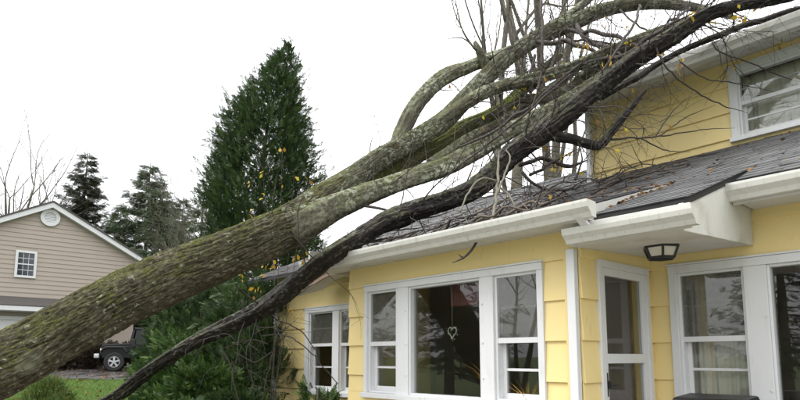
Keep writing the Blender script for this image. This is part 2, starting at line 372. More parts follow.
# ------------------------------------------------------------------ the yellow house
house = thing('yellow_house', 'yellow lap sided house with white windows under the fallen tree', 'house', (-3, 5, 0))
HP = Vector((-3, 5, 0))
def hb(mb, name, mat, parent=None, bevel=0):
    """build a house part; keep world coordinates although parented"""
    o = mb.build(name, mat, None, bevel)
    p = parent or house
    o.parent = p
    o.location = o.location - Vector(world_loc(p))
    return o
def world_loc(o):
    l = Vector(o.location)
    while o.parent: o = o.parent; l = l+Vector(o.location)
    return l
def mapY(Y0): return lambda u, n, z: (u, Y0-n, z)      # wall facing -Y (towards the camera)
def mapX(X0): return lambda u, n, z: (X0+n, u, z)      # wall facing +X
EXPO = .3105; C0 = 2.342
def wall(name, Mp, u0, u1, z0, z1, openings=(), thick=.12, phase=C0, mat='yellow', expo=EXPO, parent=None, boards=True, t0=.031, t1=.009, mk=None, bev=.0025):
    """backing wall cut round its openings, with lapped boards as children"""
    mb = MB()
    us = sorted({u0, u1, *[o[0] for o in openings], *[o[1] for o in openings]})
    for a, b_ in zip(us[:-1], us[1:]):
        a_, b2 = a, b_
        holes = [(o[2], o[3]) for o in openings if o[0] <= (a+b_)/2 <= o[1]]
        zc = z0
        for h0, h1 in sorted(holes):
            if h0 > zc: mb.mbox(Mp, a_, b2, -thick, -.004, zc, h0)
            zc = max(zc, h1)
        if zc < z1: mb.mbox(Mp, a_, b2, -thick, -.004, zc, z1)
    w = hb(mb, name, M[mat], parent)
    if not boards: return w
    k0 = math.floor((z0-phase)/expo)
    k = k0
    while phase+k*expo < z1:
        b0 = max(z0, phase+k*expo); b1 = min(z1, phase+(k+1)*expo+.012)
        k += 1
        if b1-b0 < .02: continue
        segs = [(u0, u1)]
        parts = []
        # split in z against the openings: emit pieces above/below when a board is only partly cut
        cuts = sorted({b0, b1, *[z for o in openings for z in (o[2], o[3]) if b0+.01 < z < b1-.01]})
        for c0, c1 in zip(cuts[:-1], cuts[1:]):
            free = [(u0, u1)]
            for o in openings:
                if o[2] < (c0+c1)/2 < o[3]:
                    nf = []
                    for a, b_ in free:
                        if o[1] <= a or o[0] >= b_: nf.append((a, b_)); continue
                        if o[0] > a: nf.append((a, o[0]))
                        if o[1] < b_: nf.append((o[1], b_))
                    free = nf
            for a, b_ in free: parts.append((a, b_, c0, c1))
        for a, b_, c0, c1 in parts:
            if b_-a < .01 or c1-c0 < .008: continue
            th = lambda z: t0+(t1-t0)*(z-b0)/max(.05, (b1-b0))
            # break long boards at butt joints
            xs_ = [a]
            while b_-xs_[-1] > 3.4: xs_.append(xs_[-1]+random.uniform(1.9, 2.9))
            xs_.append(b_)
            for p, q in zip(xs_[:-1], xs_[1:]):
                d = random.uniform(-.0015, .0015)
                A = [(0, c0), (th(c0)+d, c0), (th(c1)+d, c1), (0, c1)]
                e = .0012
                mb = MB().prism([Mp(p+e, n, z) for n, z in A], [Mp(q-e, n, z) for n, z in A])
                hb(mb, 'siding_board', M[mat if mk is None else mk], w, bev)
    return w

def tri_box(Mp, u0, u1, z0, z1, n0, n1, mb=None): return (mb or MB()).mbox(Mp, u0, u1, n0, n1, z0, z1)

def double_hung(win, Mp, u0, u1, z0, z1, zm, screen=True):
    """white sashes, muntins, panes; u0..u1 and z0..z1 is the clear opening, zm the meeting rail"""
    W = M['white']; s = .022
    fr = MB()                                        # storm frame in front
    fr.mbox(Mp, u0, u0+s, -.06, .012, z0, z1).mbox(Mp, u1-s, u1, -.06, .012, z0, z1)
    fr.mbox(Mp, u0+s, u1-s, -.06, .012, z1-s, z1).mbox(Mp, u0+s, u1-s, -.06, .012, z0, z0+s)
    hb(fr, 'storm_frame', M['screen_frame'], win, .002)
    hb(MB().mbox(Mp, u0+s, u1-s, -.03, .006, zm-.022, zm+.022), 'meeting_rail', W, win, .002)
    # upper sash
    zt = (zm+z1)/2
    hb(MB().mbox(Mp, u0+s, u1-s, -.052, -.034, zt-.009, zt+.009), 'muntin', W, win, .002)
    hb(MB().mbox(Mp, u0+s, u1-s, -.004, .0, zm+.022, z1-s), 'pane', M['glass'], win)
    if screen: hb(MB().mbox(Mp, u0+s, u1-s, -.0235, -.0225, zm+.022, z1-s), 'insect_screen', M['screen'], win)
    # lower sash, set back
    q = .034
    lo = MB().mbox(Mp, u0+s, u0+s+q, -.085, -.055, z0+s, zm-.022).mbox(Mp, u1-s-q*.3, u1-s, -.085, -.055, z0+s, zm-.022)
    lo.mbox(Mp, u0+s+q, u1-s-q*.3, -.085, -.055, z0+s, z0+s+.045)
    hb(lo, 'lower_sash', W, win, .002)
    zl = (zm+z0)/2+.01
    hb(MB().mbox(Mp, u0+s+q, u1-s-q*.3, -.08, -.06, zl-.011, zl+.011), 'muntin', W, win, .002)
    hb(MB().mbox(Mp, u0+s, u1-s, -.071, -.067, z0+s, zm-.022), 'pane', M['glass'], win)

def casing(Mp, u0, u1, z0, z1, cw, head, sill, parent=None, n=.042, inner=()):
    """outer trim of a window group as one mesh with the mullions; sill as child"""
    mb = MB()
    mb.mbox(Mp, u0, u0+cw, -.02, n, z0, z1-head).mbox(Mp, u1-cw, u1, -.02, n, z0, z1-head)
    mb.mbox(Mp, u0, u1, -.02, n+.004, z1-head, z1)
    for a, b_ in inner: mb.mbox(Mp, a, b_, -.04, n-.004, z0, z1-head)
    w = hb(mb, 'window', M['white'], parent, .004)
    hb(MB().mbox(Mp, u0-.015, u1+.015, -.02, n+.03, z0-sill, z0), 'sill', M['white'], w, .004)
    hb(MB().mbox(Mp, u0-.01, u1+.01, .0, n+.014, z1+.001, z1+.016), 'drip_cap', M['white'], w, .002)
    return w

YA, YC, XD, YU = 3.9, 5.02, -2.34, 7.1
mA, mC, mD, mU = mapY(YA), mapY(YC), mapX(XD), mapY(YU)
xa = lambda px: float(onY(px, 344, YA)[0])
# bay wall
bz0, bz1 = 1.235, 2.345
wallA = wall('wall', mA, -5.196, XD, .3, 2.60, [(xa(367), xa(547), bz0, bz1)])
w1 = casing(mA, xa(366.5), xa(547), bz0, bz1, .055, .06, .05, inner=[(xa(398.5), xa(410.5)), (xa(483), xa(496.5))])
wl = (xa(366.5)+.055, xa(398.5)); wr = (xa(496.5), xa(547)-.055); wp = (xa(410.5), xa(483))
double_hung(w1, mA, *wl, bz0, bz1-.06, 1.735); double_hung(w1, mA, *wr, bz0, bz1-.06, 1.735)
mb = MB(); s = .02
mb.mbox(mA, wp[0], wp[0]+s, -.06, .02, bz0, bz1-.06).mbox(mA, wp[1]-s, wp[1], -.06, .02, bz0, bz1-.06)
mb.mbox(mA, wp[0]+s, wp[1]-s, -.06, .02, bz1-.06-s, bz1-.06).mbox(mA, wp[0]+s, wp[1]-s, -.06, .02, bz0, bz0+s)
hb(mb, 'picture_frame', M['screen_frame'], w1, .003)
hb(MB().mbox(mA, wp[0]+s, wp[1]-s, -.036, -.030, bz0+s, bz1-.06-s), 'pane', M['glass'], w1)
for uu in (wp[0]-.03, wp[1]+.03):
    for zz in (1.42, 1.72, 2.05): hb(MB().mbox(mA, uu-.006, uu+.006, .03, .046, zz-.008, zz+.008), 'clip', M['pot'], w1, .002)
# main front wall right of the porch, with its window group
zc0, zc1 = 1.235, 2.362
xc = lambda px: float(onY(px, 330, YC)[0])
wallC = wall('wall', mC, XD, 3.4, .3, 2.78, [(xc(673.5), .35, zc0, zc1)])
w2 = casing(mC, xc(673), .355, zc0, zc1, .065, .065, .05, inner=[(xc(748.5), xc(772)), (.35-1.2+.02, .35-1.2+.17)])
double_hung(w2, mC, xc(673)+.065, xc(748.5), zc0, zc1-.065, 1.745)
mb = MB(); a, b_ = xc(772), -.83
mb.mbox(mC, a, a+s, -.06, .02, zc0, zc1-.065).mbox(mC, b_-s, b_, -.06, .02, zc0, zc1-.065).mbox(mC, a+s, b_-s, -.06, .02, zc1-.065-s, zc1-.065).mbox(mC, a+s, b_-s, -.06, .02, zc0, zc0+s)
hb(mb, 'picture_frame', M['screen_frame'], w2, .003)
hb(MB().mbox(mC, a+s, b_-s, -.036, -.03, zc0+s, zc1-.065-s), 'pane', M['glass'], w2)
double_hung(w2, mC, -.68, .29, zc0, zc1-.065, 1.745)
for zz in (1.35, 1.9): hb(MB().mbox(mC, xc(769)-.006, xc(769)+.006, .03, .046, zz-.008, zz+.008), 'clip', M['pot'], w2, .002)
# side wall of the bay with the storm door
dy0, dy1, dz1 = 4.10, 4.93, 2.352
wallD = wall('wall', mD, YA-.031, YC, .3, 2.60, [(dy0, dy1, .42, dz1)])
mb = MB(); cw = .055
mb.mbox(mD, dy0, dy0+cw, -.02, .04, .42, dz1-cw).mbox(mD, dy1-cw, dy1, -.02, .04, .42, dz1-cw).mbox(mD, dy0, dy1, -.02, .044, dz1-cw, dz1)
door = hb(mb, 'door', M['white'], None, .003)
d0, d1, zt = dy0+cw, dy1-cw, dz1-cw
mb = MB(); r = .06
mb.mbox(mD, d0, d0+r, -.02, .022, .44, zt).mbox(mD, d1-r, d1, -.02, .022, .44, zt).mbox(mD, d0+r, d1-r, -.02, .022, zt-r, zt)
mb.mbox(mD, d0+r, d1-r, -.02, .024, 1.55, 1.625).mbox(mD, d0+r, d1-r, -.02, .022, .44, .66)
hb(mb, 'storm_door_frame', M['screen_frame'], door, .003)
hb(MB().mbox(mD, d0+r, d1-r, -.002, .002, 1.625, zt-r), 'pane', M['glass'], door)
hb(MB().mbox(mD, d0+r, d1-r, -.002, .002, .66, 1.55), 'pane', M['glass'], door)
hb(MB().mbox(mD, d0+r, d1-r, -.105, -.075, .44, zt).mbox(mD, d0+r+.1, d1-r-.1, -.075, -.07, 1.5, 2.1), 'inner_door', M['door_wood'], door)
hb(MB().mbox(mD, d0+.012, d0+.045, .022, .05, 1.36, 1.42).mbox(mD, d0+.02, d0+.12, .05, .062, 1.372, 1.39).mbox(mD, d0+.015, d0+.04, .022, .03, 1.30, 1.48), 'handle', M['black_metal'], door, .003)
# recessed wall left of the bay
XL = -8.75
lx = lambda px: float(onY(px, 350, YC)[0])
lw0, lw1, lz0, lz1 = lx(306.5), -6.05, 1.10, 2.345
wallL = wall('wall', mC, XL, -5.196, .3, 2.74, [(lw0, lw1, lz0, lz1)], phase=C0+.01)
lm0, lm1 = lx(334), lx(340.5)
w3 = casing(mC, lw0, lw1, lz0, lz1, .10, .07, .06, inner=[(lm0, lm1)])
double_hung(w3, mC, lw0+.10, lm0, lz0, lz1-.07, 1.78); double_hung(w3, mC, lm1, lw1-.10, lz0, lz1-.07, 1.78)
hb(MB().mbox(mC, XL-.02, XL+.09, -.02, .045, .3, 2.72), 'corner_board', M['white'], None, .004)
# upper storey
uz0, uz1 = 3.95, 4.86
ux = lambda px, py: float(onY(px, py, YU)[0])
u0w = ux(738, 100); zu0 = 4.06; zu1 = 4.885
wallU = wall('wall', mU, -4.06, 3.4, 3.6, 5.02, [(u0w-.08, u0w+1.25, zu0, zu1)], phase=float(onY(640, 139, YU)[2]))
w4 = casing(mU, u0w-.08, u0w+1.25, zu0, zu1, .09, .075, .05)
double_hung(w4, mU, u0w+.01, u0w+1.16, zu0, zu1-.075, 4.45, False)
hb(MB().mbox(mU, -4.075, -3.99, -.02, .04, 3.75, 5.02), 'corner_board', M['white'], None, .004)
# hidden walls closing the house
for bx_ in ((XL, XL+.1, YC+.13, 12, .3, 2.7), (XL, 3.3, 12, 12.1, .3, 2.7), (3.3, 3.4, YC+.13, 12, .3, 2.7), (-4.06, -3.96, YU+.13, 11, 3.6, 5.02), (3.3, 3.399, YU+.13, 11, 3.6, 5.02), (-5.196, -5.1, YA+.13, YC-.01, .3, 2.58), (-3.959, 3.299, 8.9, 9.0, 3.3, 5.0)):
    hb(MB().box(*bx_), 'end_wall', M['yellow'])
for bx_ in ((XL, -5.2, YC+.02, YC+.1, 2.741, 2.98), (-5.19, 3.4, YC+.02, YC+.1, 2.781, 2.98)): hb(MB().box(*bx_), 'wall_top', M['yellow'])
g1 = [(YC+.14, 2.701), (11.99, 2.701), (11.99, 2.86), (8.8, 4.66), (YC+.14, 3.02)]
for gx_ in (XL, 3.3): hb(MB().prism([(gx_, y, z) for y, z in g1], [(gx_+.1, y, z) for y, z in g1]), 'gable_wall', M['yellow'])
g2 = [(YU+.14, 5.021), (11, 5.021), (9.2, 5.88)]
for gx_ in (-4.06, 3.3): hb(MB().prism([(gx_, y, z) for y, z in g2], [(gx_+.1, y, z) for y, z in g2]), 'gable_wall', M['yellow'])
hb(MB().box(XL+.11, 3.29, 7.0, 7.05, .3, 2.75).box(-5.3, -5.25, YC+.13, 6.99, .3, 2.75).box(-2.30, -2.25, YC+.13, 6.99, .3, 2.75), 'partition', M['interior'])
hb(MB().box(XL+.11, 3.29, YC+.13, 11.99, .36, .42).box(-5.09, XD-.13, YA+.13, YC+.12, .36, .42), 'floor', M['interior'])
hb(MB().box(XL+.11, 3.29, YC+.13, 11.99, 2.68, 2.72).box(-5.09, XD-.13, YA+.13, YC+.12, 2.601, 2.63), 'ceiling', M['interior'])
hb(MB().box(XL+.02, 3.38, YC+.02, 11.98, -.2, .3).box(-5.18, XD-.02, YA+.02, YC+.02, -.2, .3).box(XD, 2.0, 3.75, YC+.02, -.2, .28), 'foundation', M['foundation'])

# ---- roofs
SL = .44
zmain = lambda Y: 3.98-SL*(YU-Y)
YM = 5.2; SA = (zmain(YM)-2.638)/(YM-3.58)
zA = lambda Y: zmain(YM)-SA*(YM-Y)
SB = (zmain(YM)-2.60)/(YM-3.74)
zB = lambda Y: zmain(YM)-SB*(YM-Y)
YR = 8.8
def deck(name, x0, x1, ya, yb, zf, th=.05, parent=None, mat='deck'):
    A = [(x0, ya, zf(ya)), (x0, yb, zf(yb)), (x0, yb, zf(yb)-th), (x0, ya, zf(ya)-th)]
    return MB().prism(A, [(x1, y, z) for _, y, z in A])
roof = hb(deck('roof', -9.05, -5.62, 4.52, YR, zmain).add(*((lambda d: (d.v, d.f))(deck('', -5.62, -2.19, 3.58, YM, zA))))
          .add(*((lambda d: (d.v, d.f))(deck('', -5.62, 3.6, YM, YR, zmain)))).add(*((lambda d: (d.v, d.f))(deck('', -2.12, -1.49, 3.74, YM, zB))))
          .add(*((lambda d: (d.v, d.f))(deck('', -1.49, 3.6, 4.60, YM, zmain))))
          .prism([(-9.05, YR, zmain(YR)), (-9.05, 13.2, zmain(YR)-SL*(13.2-YR)), (-9.05, 13.2, zmain(YR)-SL*(13.2-YR)-.05), (-9.05, YR, zmain(YR)-.05)],
                 [(3.6, YR, zmain(YR)), (3.6, 13.2, zmain(YR)-SL*(13.2-YR)), (3.6, 13.2, zmain(YR)-SL*(13.2-YR)-.05), (3.6, YR, zmain(YR)-.05)]), 'roof', M['deck'])
def course(x0, x1, y, zf, e=.108, mat='shingle'):
    """one row of three-tab shingles, each tab with its own curl and edge"""
    V = []; F = []; R = []
    x = x0-random.uniform(0, .2)
    while x < x1:
        w = .30+random.uniform(-.03, .03); xa_, xb_ = max(x, x0), min(x+w-.007, x1); x += w
        if xb_-xa_ < .03: continue
        j = random.uniform(-.006, .006); rv = min(1, max(0, random.gauss(.5, .2)))
        cl = random.uniform(.001, .005); cr = random.uniform(.001, .005)
        if random.random() < .08: cl += .009
        y0, y1, ym = y-.012+j, y+e+.02, y+.03+j
        b = len(V)
        jy = random.uniform(-.006, .006)
        V += [(xa_, y0, zf(y0)+.005+cl), (xb_, y0+jy, zf(y0)+.005+cr), (xb_, ym, zf(ym)+.0065), (xa_, ym, zf(ym)+.0065), (xb_, y1, zf(y1)+.003), (xa_, y1, zf(y1)+.003),
              (xa_, y0, zf(y0)+cl-.002), (xb_, y0+jy, zf(y0)+cr-.002), (xa_, y1, zf(y1)-.002), (xb_, y1, zf(y1)-.002), (xa_, y0, zf(y0)+.005+cl), (xb_, y0+jy, zf(y0)+.005+cr), (xb_, y0+jy, zf(y0)+cr-.002), (xa_, y0, zf(y0)+cl-.002)]
        F += [(b, b+1, b+2, b+3), (b+3, b+2, b+4, b+5), (b+13, b+12, b+11, b+10), (b+6, b, b+3, b+8), (b+8, b+3, b+5, b+8), (b+7, b+9, b+2, b+1)]
        F[-2] = (b+8, b+3, b+5, b+5)
        F.pop(-2); R += [max(.04, rv)]*10+[0]*4
    if not V: return
    o = mesh_np('shingle_course', V, [np.array(F)], M[mat], None, attr={'rnd': R})
    o.parent = roof; o.location = -Vector(world_loc(roof))
def shingles(x0, x1, ya, yb, zf, mat='shingle'):
    y = ya
    while y < yb-.02: course(x0, x1, y, zf, mat=mat); y += .108
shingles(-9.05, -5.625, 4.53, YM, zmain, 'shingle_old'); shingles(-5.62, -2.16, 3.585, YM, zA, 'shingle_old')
shingles(-2.15, -1.475, 3.75, YM, zB); shingles(-1.47, 3.6, 4.61, YM, zmain)
y = YM
while y < YR-.05:
    course(-9.05, -4.08 if y > YU-.06 else 3.6, y, zmain); y += .108
mb = MB()
for i in range(17):                                             # ridge caps
    x = -9.05+i*.3
    mb.prism([(x, YR-.13, zmain(YR-.13)+.02), (x, YR, zmain(YR)+.04), (x, YR+.13, zmain(YR-.13)+.02)], [(x+.31, YR-.13, zmain(YR-.13)+.012), (x+.31, YR, zmain(YR)+.03), (x+.31, YR+.13, zmain(YR-.13)+.012)])
hb(mb, 'ridge_cap', M['shingle'], roof)
# white cheek between the bay roof and the lower porch roof
def cheekpoly(x, ya, yb): return [(x, ya, zA(ya)-.01), (x, yb, zA(yb)-.003), (x, yb, zB(yb)+.0), (x, ya, zB(ya)-.02)]
hb(MB().prism(cheekpoly(-2.185, 3.70, YM-.02), cheekpoly(-2.155, 3.70, YM-.02)), 'roof_cheek', M['gutter'], None, .003)
# porch: white triangular end panel and ceilings
za, zb = 2.43, 2.45
hb(MB().prism([(-1.525, 3.72, zB(3.72)-.03), (-1.525, YC-.03, zmain(YC)-.06), (-1.525, YC-.03, 2.455), (-1.525, 3.72, 2.385)],
              [(-1.497, 3.72, zB(3.72)-.03), (-1.497, YC-.03, zmain(YC)-.06), (-1.497, YC-.03, 2.455), (-1.497, 3.72, 2.385)]), 'porch_end_panel', M['soffit'], None, .003)
hb(MB().prism([(-2.313, 3.72, 2.40), (-2.313, YC-.03, 2.46), (-2.313, YC-.03, 2.49), (-2.313, 3.72, 2.44)], [(-1.527, 3.72, 2.40), (-1.527, YC-.03, 2.46), (-1.527, YC-.03, 2.49), (-1.527, 3.72, 2.44)]), 'porch_ceiling', M['soffit'])
hb(MB().box(-2.25, -1.44, 3.69, 3.72, 2.395, zB(3.72)-.04), 'fascia', M['soffit'], None, .003)
hb(MB().box(-5.6, -2.1, 3.56, 3.60, 2.53, 2.655), 'fascia', M['soffit'], None, .003)
hb(MB().box(-5.58, -2.12, 3.60, YA+.02, 2.56, 2.585), 'soffit', M['soffit'], None)
hb(MB().box(-5.6, -5.57, 3.60, 4.6, 2.56, 2.80), 'fascia', M['soffit'])
hb(MB().box(-1.49, 3.5, 4.58, 4.61, 2.70, 2.855), 'fascia', M['soffit'], None, .003)
hb(MB().box(-1.48, 3.5, 4.61, YC+.02, 2.735, 2.76), 'soffit', M['soffit'])
M['old_board'] = simple('weathered_board', (.20, .14, .105), .85, .3, 12)
# crushed eave over the recessed wall: fascia and soffit sag under the dark limb
e0, e1 = np.array([-6.0, 4.52, 2.80]), np.array(dep(296, 291, 8.2))
def sag(n0, n1, zofs, th, name, mat):
    P = []
    K = 9
    for i in range(K):
        t_ = i/(K-1); p = e0*(1-t_)+e1*t_; p[2] += .05*math.sin(t_*math.pi)+.012*math.sin(i*2.3)
        P.append(p)
    mb = MB()
    for p, q in zip(P[:-1], P[1:]):
        mk = lambda r: [(r[0], r[1]+n0, r[2]+zofs), (r[0], r[1]+n1, r[2]+zofs+.30*(n1-n0)*(1 if n1-n0 > .1 else 0)), (r[0], r[1]+n1, r[2]+zofs+th+.30*(n1-n0)*(1 if n1-n0 > .1 else 0)), (r[0], r[1]+n0, r[2]+zofs+th)]
        mb.prism(mk(p), mk(q))
    return hb(mb, name, M[mat])
sag(-.012, .010, -.07, .045, 'sagging_fascia', 'old_board'); sag(.016, .46, -.07, .02, 'sagging_soffit', 'soffit')

# ---- gutters (K profile) and downspouts
def gutter(x0, x1, yb, zt, name='gutter', h=.115, d=.115):
    """yb: back (fascia) plane, zt: lip height"""
    pr = [(0, 0), (0, -h), (-.45*d, -h), (-.62*d, -h*.72), (-.92*d, -h*.42), (-d, -h*.12), (-d, .004), (-d+.014, .004), (-d+.014, -.02), (-.6*d, -h*.62), (-.42*d, -h+.006), (-.006, -h+.006), (-.006, 0)]
    mb = MB(); n = len(pr)
    for a, b_ in ((x0, x1),):
        A = [(a, yb+q[0], zt+q[1]) for q in pr]; B = [(b_, yb+q[0], zt+q[1]) for q in pr]
        base = len(mb.v); mb.v += A+B
        mb.f += [(base+i, base+(i+1) % n, base+n+(i+1) % n, base+n+i) for i in range(n)]
    for x, sx in ((x0, 1), (x1, -1)):                      # end caps
        A = [(x-.002*sx, yb+q[0], zt+q[1]) for q in pr[:7]]; B = [(x+.004*sx, yb+q[0]*.99, zt+q[1]) for q in pr[:7]]
        mb.prism(A, B)
    g = hb(mb, name, M['gutter'])
    xs_ = x0+.9
    while xs_ < min(x1, 0)-.3:                             # slip joints between gutter lengths
        A = [(xs_, yb+q[0]*1.035, zt+q[1]*1.03) for q in pr[:7]]; B = [(xs_+.035, yb+q[0]*1.035, zt+q[1]*1.03) for q in pr[:7]]
        hb(MB().prism(A, B), 'slip_joint', M['gutter'], g); xs_ += 1.52
    return g
gutter(-5.55, -2.0, 3.558, 2.642, h=.108); gutter(-2.28, -1.39, 3.688, 2.497, h=.098); gutter(-1.58, 3.5, 4.578, 2.832)
gutter(-4.45, 3.5, 6.62, 4.985, h=.125)
def pipe(pts, w=.06, d=.045, name='downspout'):
    mb = MB()
    for p, q in zip(pts[:-1], pts[1:]):
        mk = lambda r: [(r[0]-w/2, r[1]-d/2, r[2]), (r[0]+w/2, r[1]-d/2, r[2]), (r[0]+w/2, r[1]+d/2, r[2]), (r[0]-w/2, r[1]+d/2, r[2])]
        mb.prism(mk(p), mk(q))
    return hb(mb, name, M['white'], None, .006)
pA = onY(571.5, 300, YA-.09)
pipe([(pA[0], YA-.07, .15), (pA[0], YA-.07, 2.40), ], .068, .055)
pipe([(-2.10, 3.645, 2.42), (-2.10, 3.64, 2.47), (-2.10, 3.51, 2.55)], .06, .05)
# ---- upper eave and roof
hb(MB().box(-4.4, 3.5, 6.622, 6.65, 4.85, 5.0), 'fascia', M['soffit'], None, .003)
hb(MB().prism([(-4.4, 6.65, 4.885), (-4.4, YU+.02, 4.985), (-4.4, YU+.02, 5.01), (-4.4, 6.65, 4.91)], [(3.5, 6.65, 4.885), (3.5, YU+.02, 4.985), (3.5, YU+.02, 5.01), (3.5, 6.65, 4.91)]), 'soffit', M['soffit'])
zup = lambda Y: 5.02+.36*(Y-6.6)
ur = hb(deck('r', -4.45, 3.6, 6.56, 9.2, zup).add(*((lambda d: (d.v, d.f))(deck('', -4.45, 3.6, 9.2, 11.8, lambda Y: zup(9.2)-.36*(Y-9.2))))), 'upper_roof', M['deck'])
y = 6.56
roof_keep = roof; roof = ur
while y < 9.1: course(-4.45, 3.6, y, zup); y += .108
roof = roof_keep
pipe([(-4.02, YU-.06, 3.93), (-4.02, YU-.06, 4.86)], .07, .05)

# ---- things at the house
def lantern():
    c = onY(654, 246, 4.45); x, y, z = -1.93, 4.36, 2.432
    l = thing('porch_light', 'black flush lantern with frosted panes on the white porch ceiling', 'lamp', (x, y, z))
    def six(r, zz): return [(x+r*math.cos(a), y+r*math.sin(a), zz) for a in [k*math.pi/3 for k in range(6)]]
    mb = MB().prism(six(.135, z), six(.135, z-.012)); o = mb.build('canopy', M['black_metal'], None); o.parent = l; o.location = -Vector(l.location)
    mb = MB()
    T, B = six(.128, z-.012), six(.095, z-.095)
    def bar(p, q, w=.007):
        p, q = Vector(p), Vector(q); d = (q-p).normalized(); s_ = d.orthogonal().normalized()*w; u_ = d.cross(s_).normalized()*w
        mb.prism([p+s_+u_, p-s_+u_, p-s_-u_, p+s_-u_], [q+s_+u_, q-s_+u_, q-s_-u_, q+s_-u_])
    for k in range(6): bar(T[k], B[k]); bar(B[k], B[(k+1) % 6]); bar(T[k], T[(k+1) % 6])
    bar(B[0], B[3]); 
    o = mb.build('cage', M['black_metal'], None); o.parent = l; o.location = -Vector(l.location)
    mb = MB(); t2, b2 = six(.122, z-.014), six(.09, z-.092)
    for k in range(6): mb.add([t2[k], t2[(k+1) % 6], b2[(k+1) % 6], b2[k]], [(0, 1, 2, 3)])
    mb.add(b2, [tuple(range(6))])
    o = mb.build('frosted_pane', M['pot'], None); o.parent = l; o.location = -Vector(l.location)
lantern()

def curtain(Mp, u0, u1, z0, z1, n, label, name='curtain', mat='curtain', amp=.018, k=46):
    V = []; nu = 120
    for zz in np.linspace(z0, z1, 8):
        for i in range(nu):
            u = u0+(u1-u0)*i/(nu-1)
            nn = n+amp*math.sin(u*k+.6*math.sin(zz*3))*(.6+.4*math.sin(u*7+zz))+.004*math.sin(u*130)
            V.append(Mp(u, nn, zz))
    ii = np.arange(8*nu).reshape(8, nu); f = np.stack([ii[:-1, :-1], ii[:-1, 1:], ii[1:, 1:], ii[1:, :-1]], -1).reshape(-1, 4)
    o = mesh_np(name, V, [f], M[mat], smooth=True)
    o.modifiers.new('thick', 'SOLIDIFY').thickness = .003
    return tag(o, label, 'curtain')
curtain(mC, xc(676), xc(752), .9, 1.80, -.16, 'cream cafe curtain behind the lower sash beside the porch')
curtain(mC, xc(674), xc(752), 1.9, 2.34, -.30, 'dim cream curtain behind the upper sash beside the porch', amp=.03, k=30)
curtain(mU, u0w+.02, u0w+1.15, 4.02, 4.82, -.16, 'white sheer curtain added to lighten the upstairs window')  # added cloth: its pale tone stands in for sky mirrored in the glass
curtain(mA, xa(436), xa(490), 2.08, 2.30, -.20, 'maroon valance across the top of the bay picture window', 'valance', 'maroon', .006)

# dry golden plant in a pot on the inside sill, heart ornament on the glass
px_, pz_ = xa(474), bz0
pt = thing('potted_plant', 'golden dry plant in a pale pot behind the bay picture window', 'plant', (px_, YA+.17, pz_))
mb = MB(); K = 14
for (r0, z0), (r1, z1) in zip([(.03, 0), (.045, .07), (.05, .07)], [(.045, .07), (.05, .07), (.05, .09)]):
    for k in range(K):
        a, b_ = 2*math.pi*k/K, 2*math.pi*(k+1)/K
        mb.add([(r0*math.cos(a), r0*math.sin(a), z0), (r0*math.cos(b_), r0*math.sin(b_), z0), (r1*math.cos(b_), r1*math.sin(b_), z1), (r1*math.cos(a), r1*math.sin(a), z1)], [(0, 1, 2, 3)])
mb.build('pot', M['pot'], pt, smooth=True)
def blades(n, rmin, rmax, hmin, hmax, w, seed, bend=.5):
    r = random.Random(seed); V = []; F = []
    for _ in range(n):
        a = r.uniform(0, 2*math.pi); h = r.uniform(hmin, hmax); o = r.uniform(rmin, rmax); out = r.uniform(.2, bend)*h
        dx, dy = math.cos(a), math.sin(a); b = len(V)
        for t_ in (0, .35, .7, 1):
            ww = w*(1-t_)**.6+.0006; rr_ = o+out*t_*t_; zz = h*(t_-.25*t_*t_)
            V += [(dx*rr_-dy*ww, dy*rr_+dx*ww, zz), (dx*rr_+dy*ww, dy*rr_-dx*ww, zz)]
        F += [(b, b+1, b+3, b+2), (b+2, b+3, b+5, b+4), (b+4, b+5, b+7, b+6)]
    return V, F
V, F = blades(60, 0, .03, .16, .34, .006, 3, .8)
mesh_np('dry_blades', [(x, y, z+.07) for x, y, z in V], [np.array(F)], M['straw'], pt)
# second golden plant behind the lower right sash
p2 = thing('potted_plant', 'golden dry plant behind the lower right sash of the bay window', 'plant', (xa(512), YA+.2, 1.02))
V, F = blades(70, 0, .03, .22, .42, .007, 5, .9); mesh_np('dry_blades', [(x, y, z+.07) for x, y, z in V], [np.array(F)], M['straw'], p2)
mb2 = MB().prism([(.05*math.cos(k*.5), .05*math.sin(k*.5), 0) for k in range(12)], [(.06*math.cos(k*.5), .06*math.sin(k*.5), .09) for k in range(12)]); mb2.build('pot', M['pot'], p2)
hb(MB().box(xa(367), xa(547), YA+.09, YA+.34, bz0-.03, bz0-.003).box(xa(497), xa(547), YA+.1, YA+.4, .98, 1.018), 'inner_sill', M['white'])

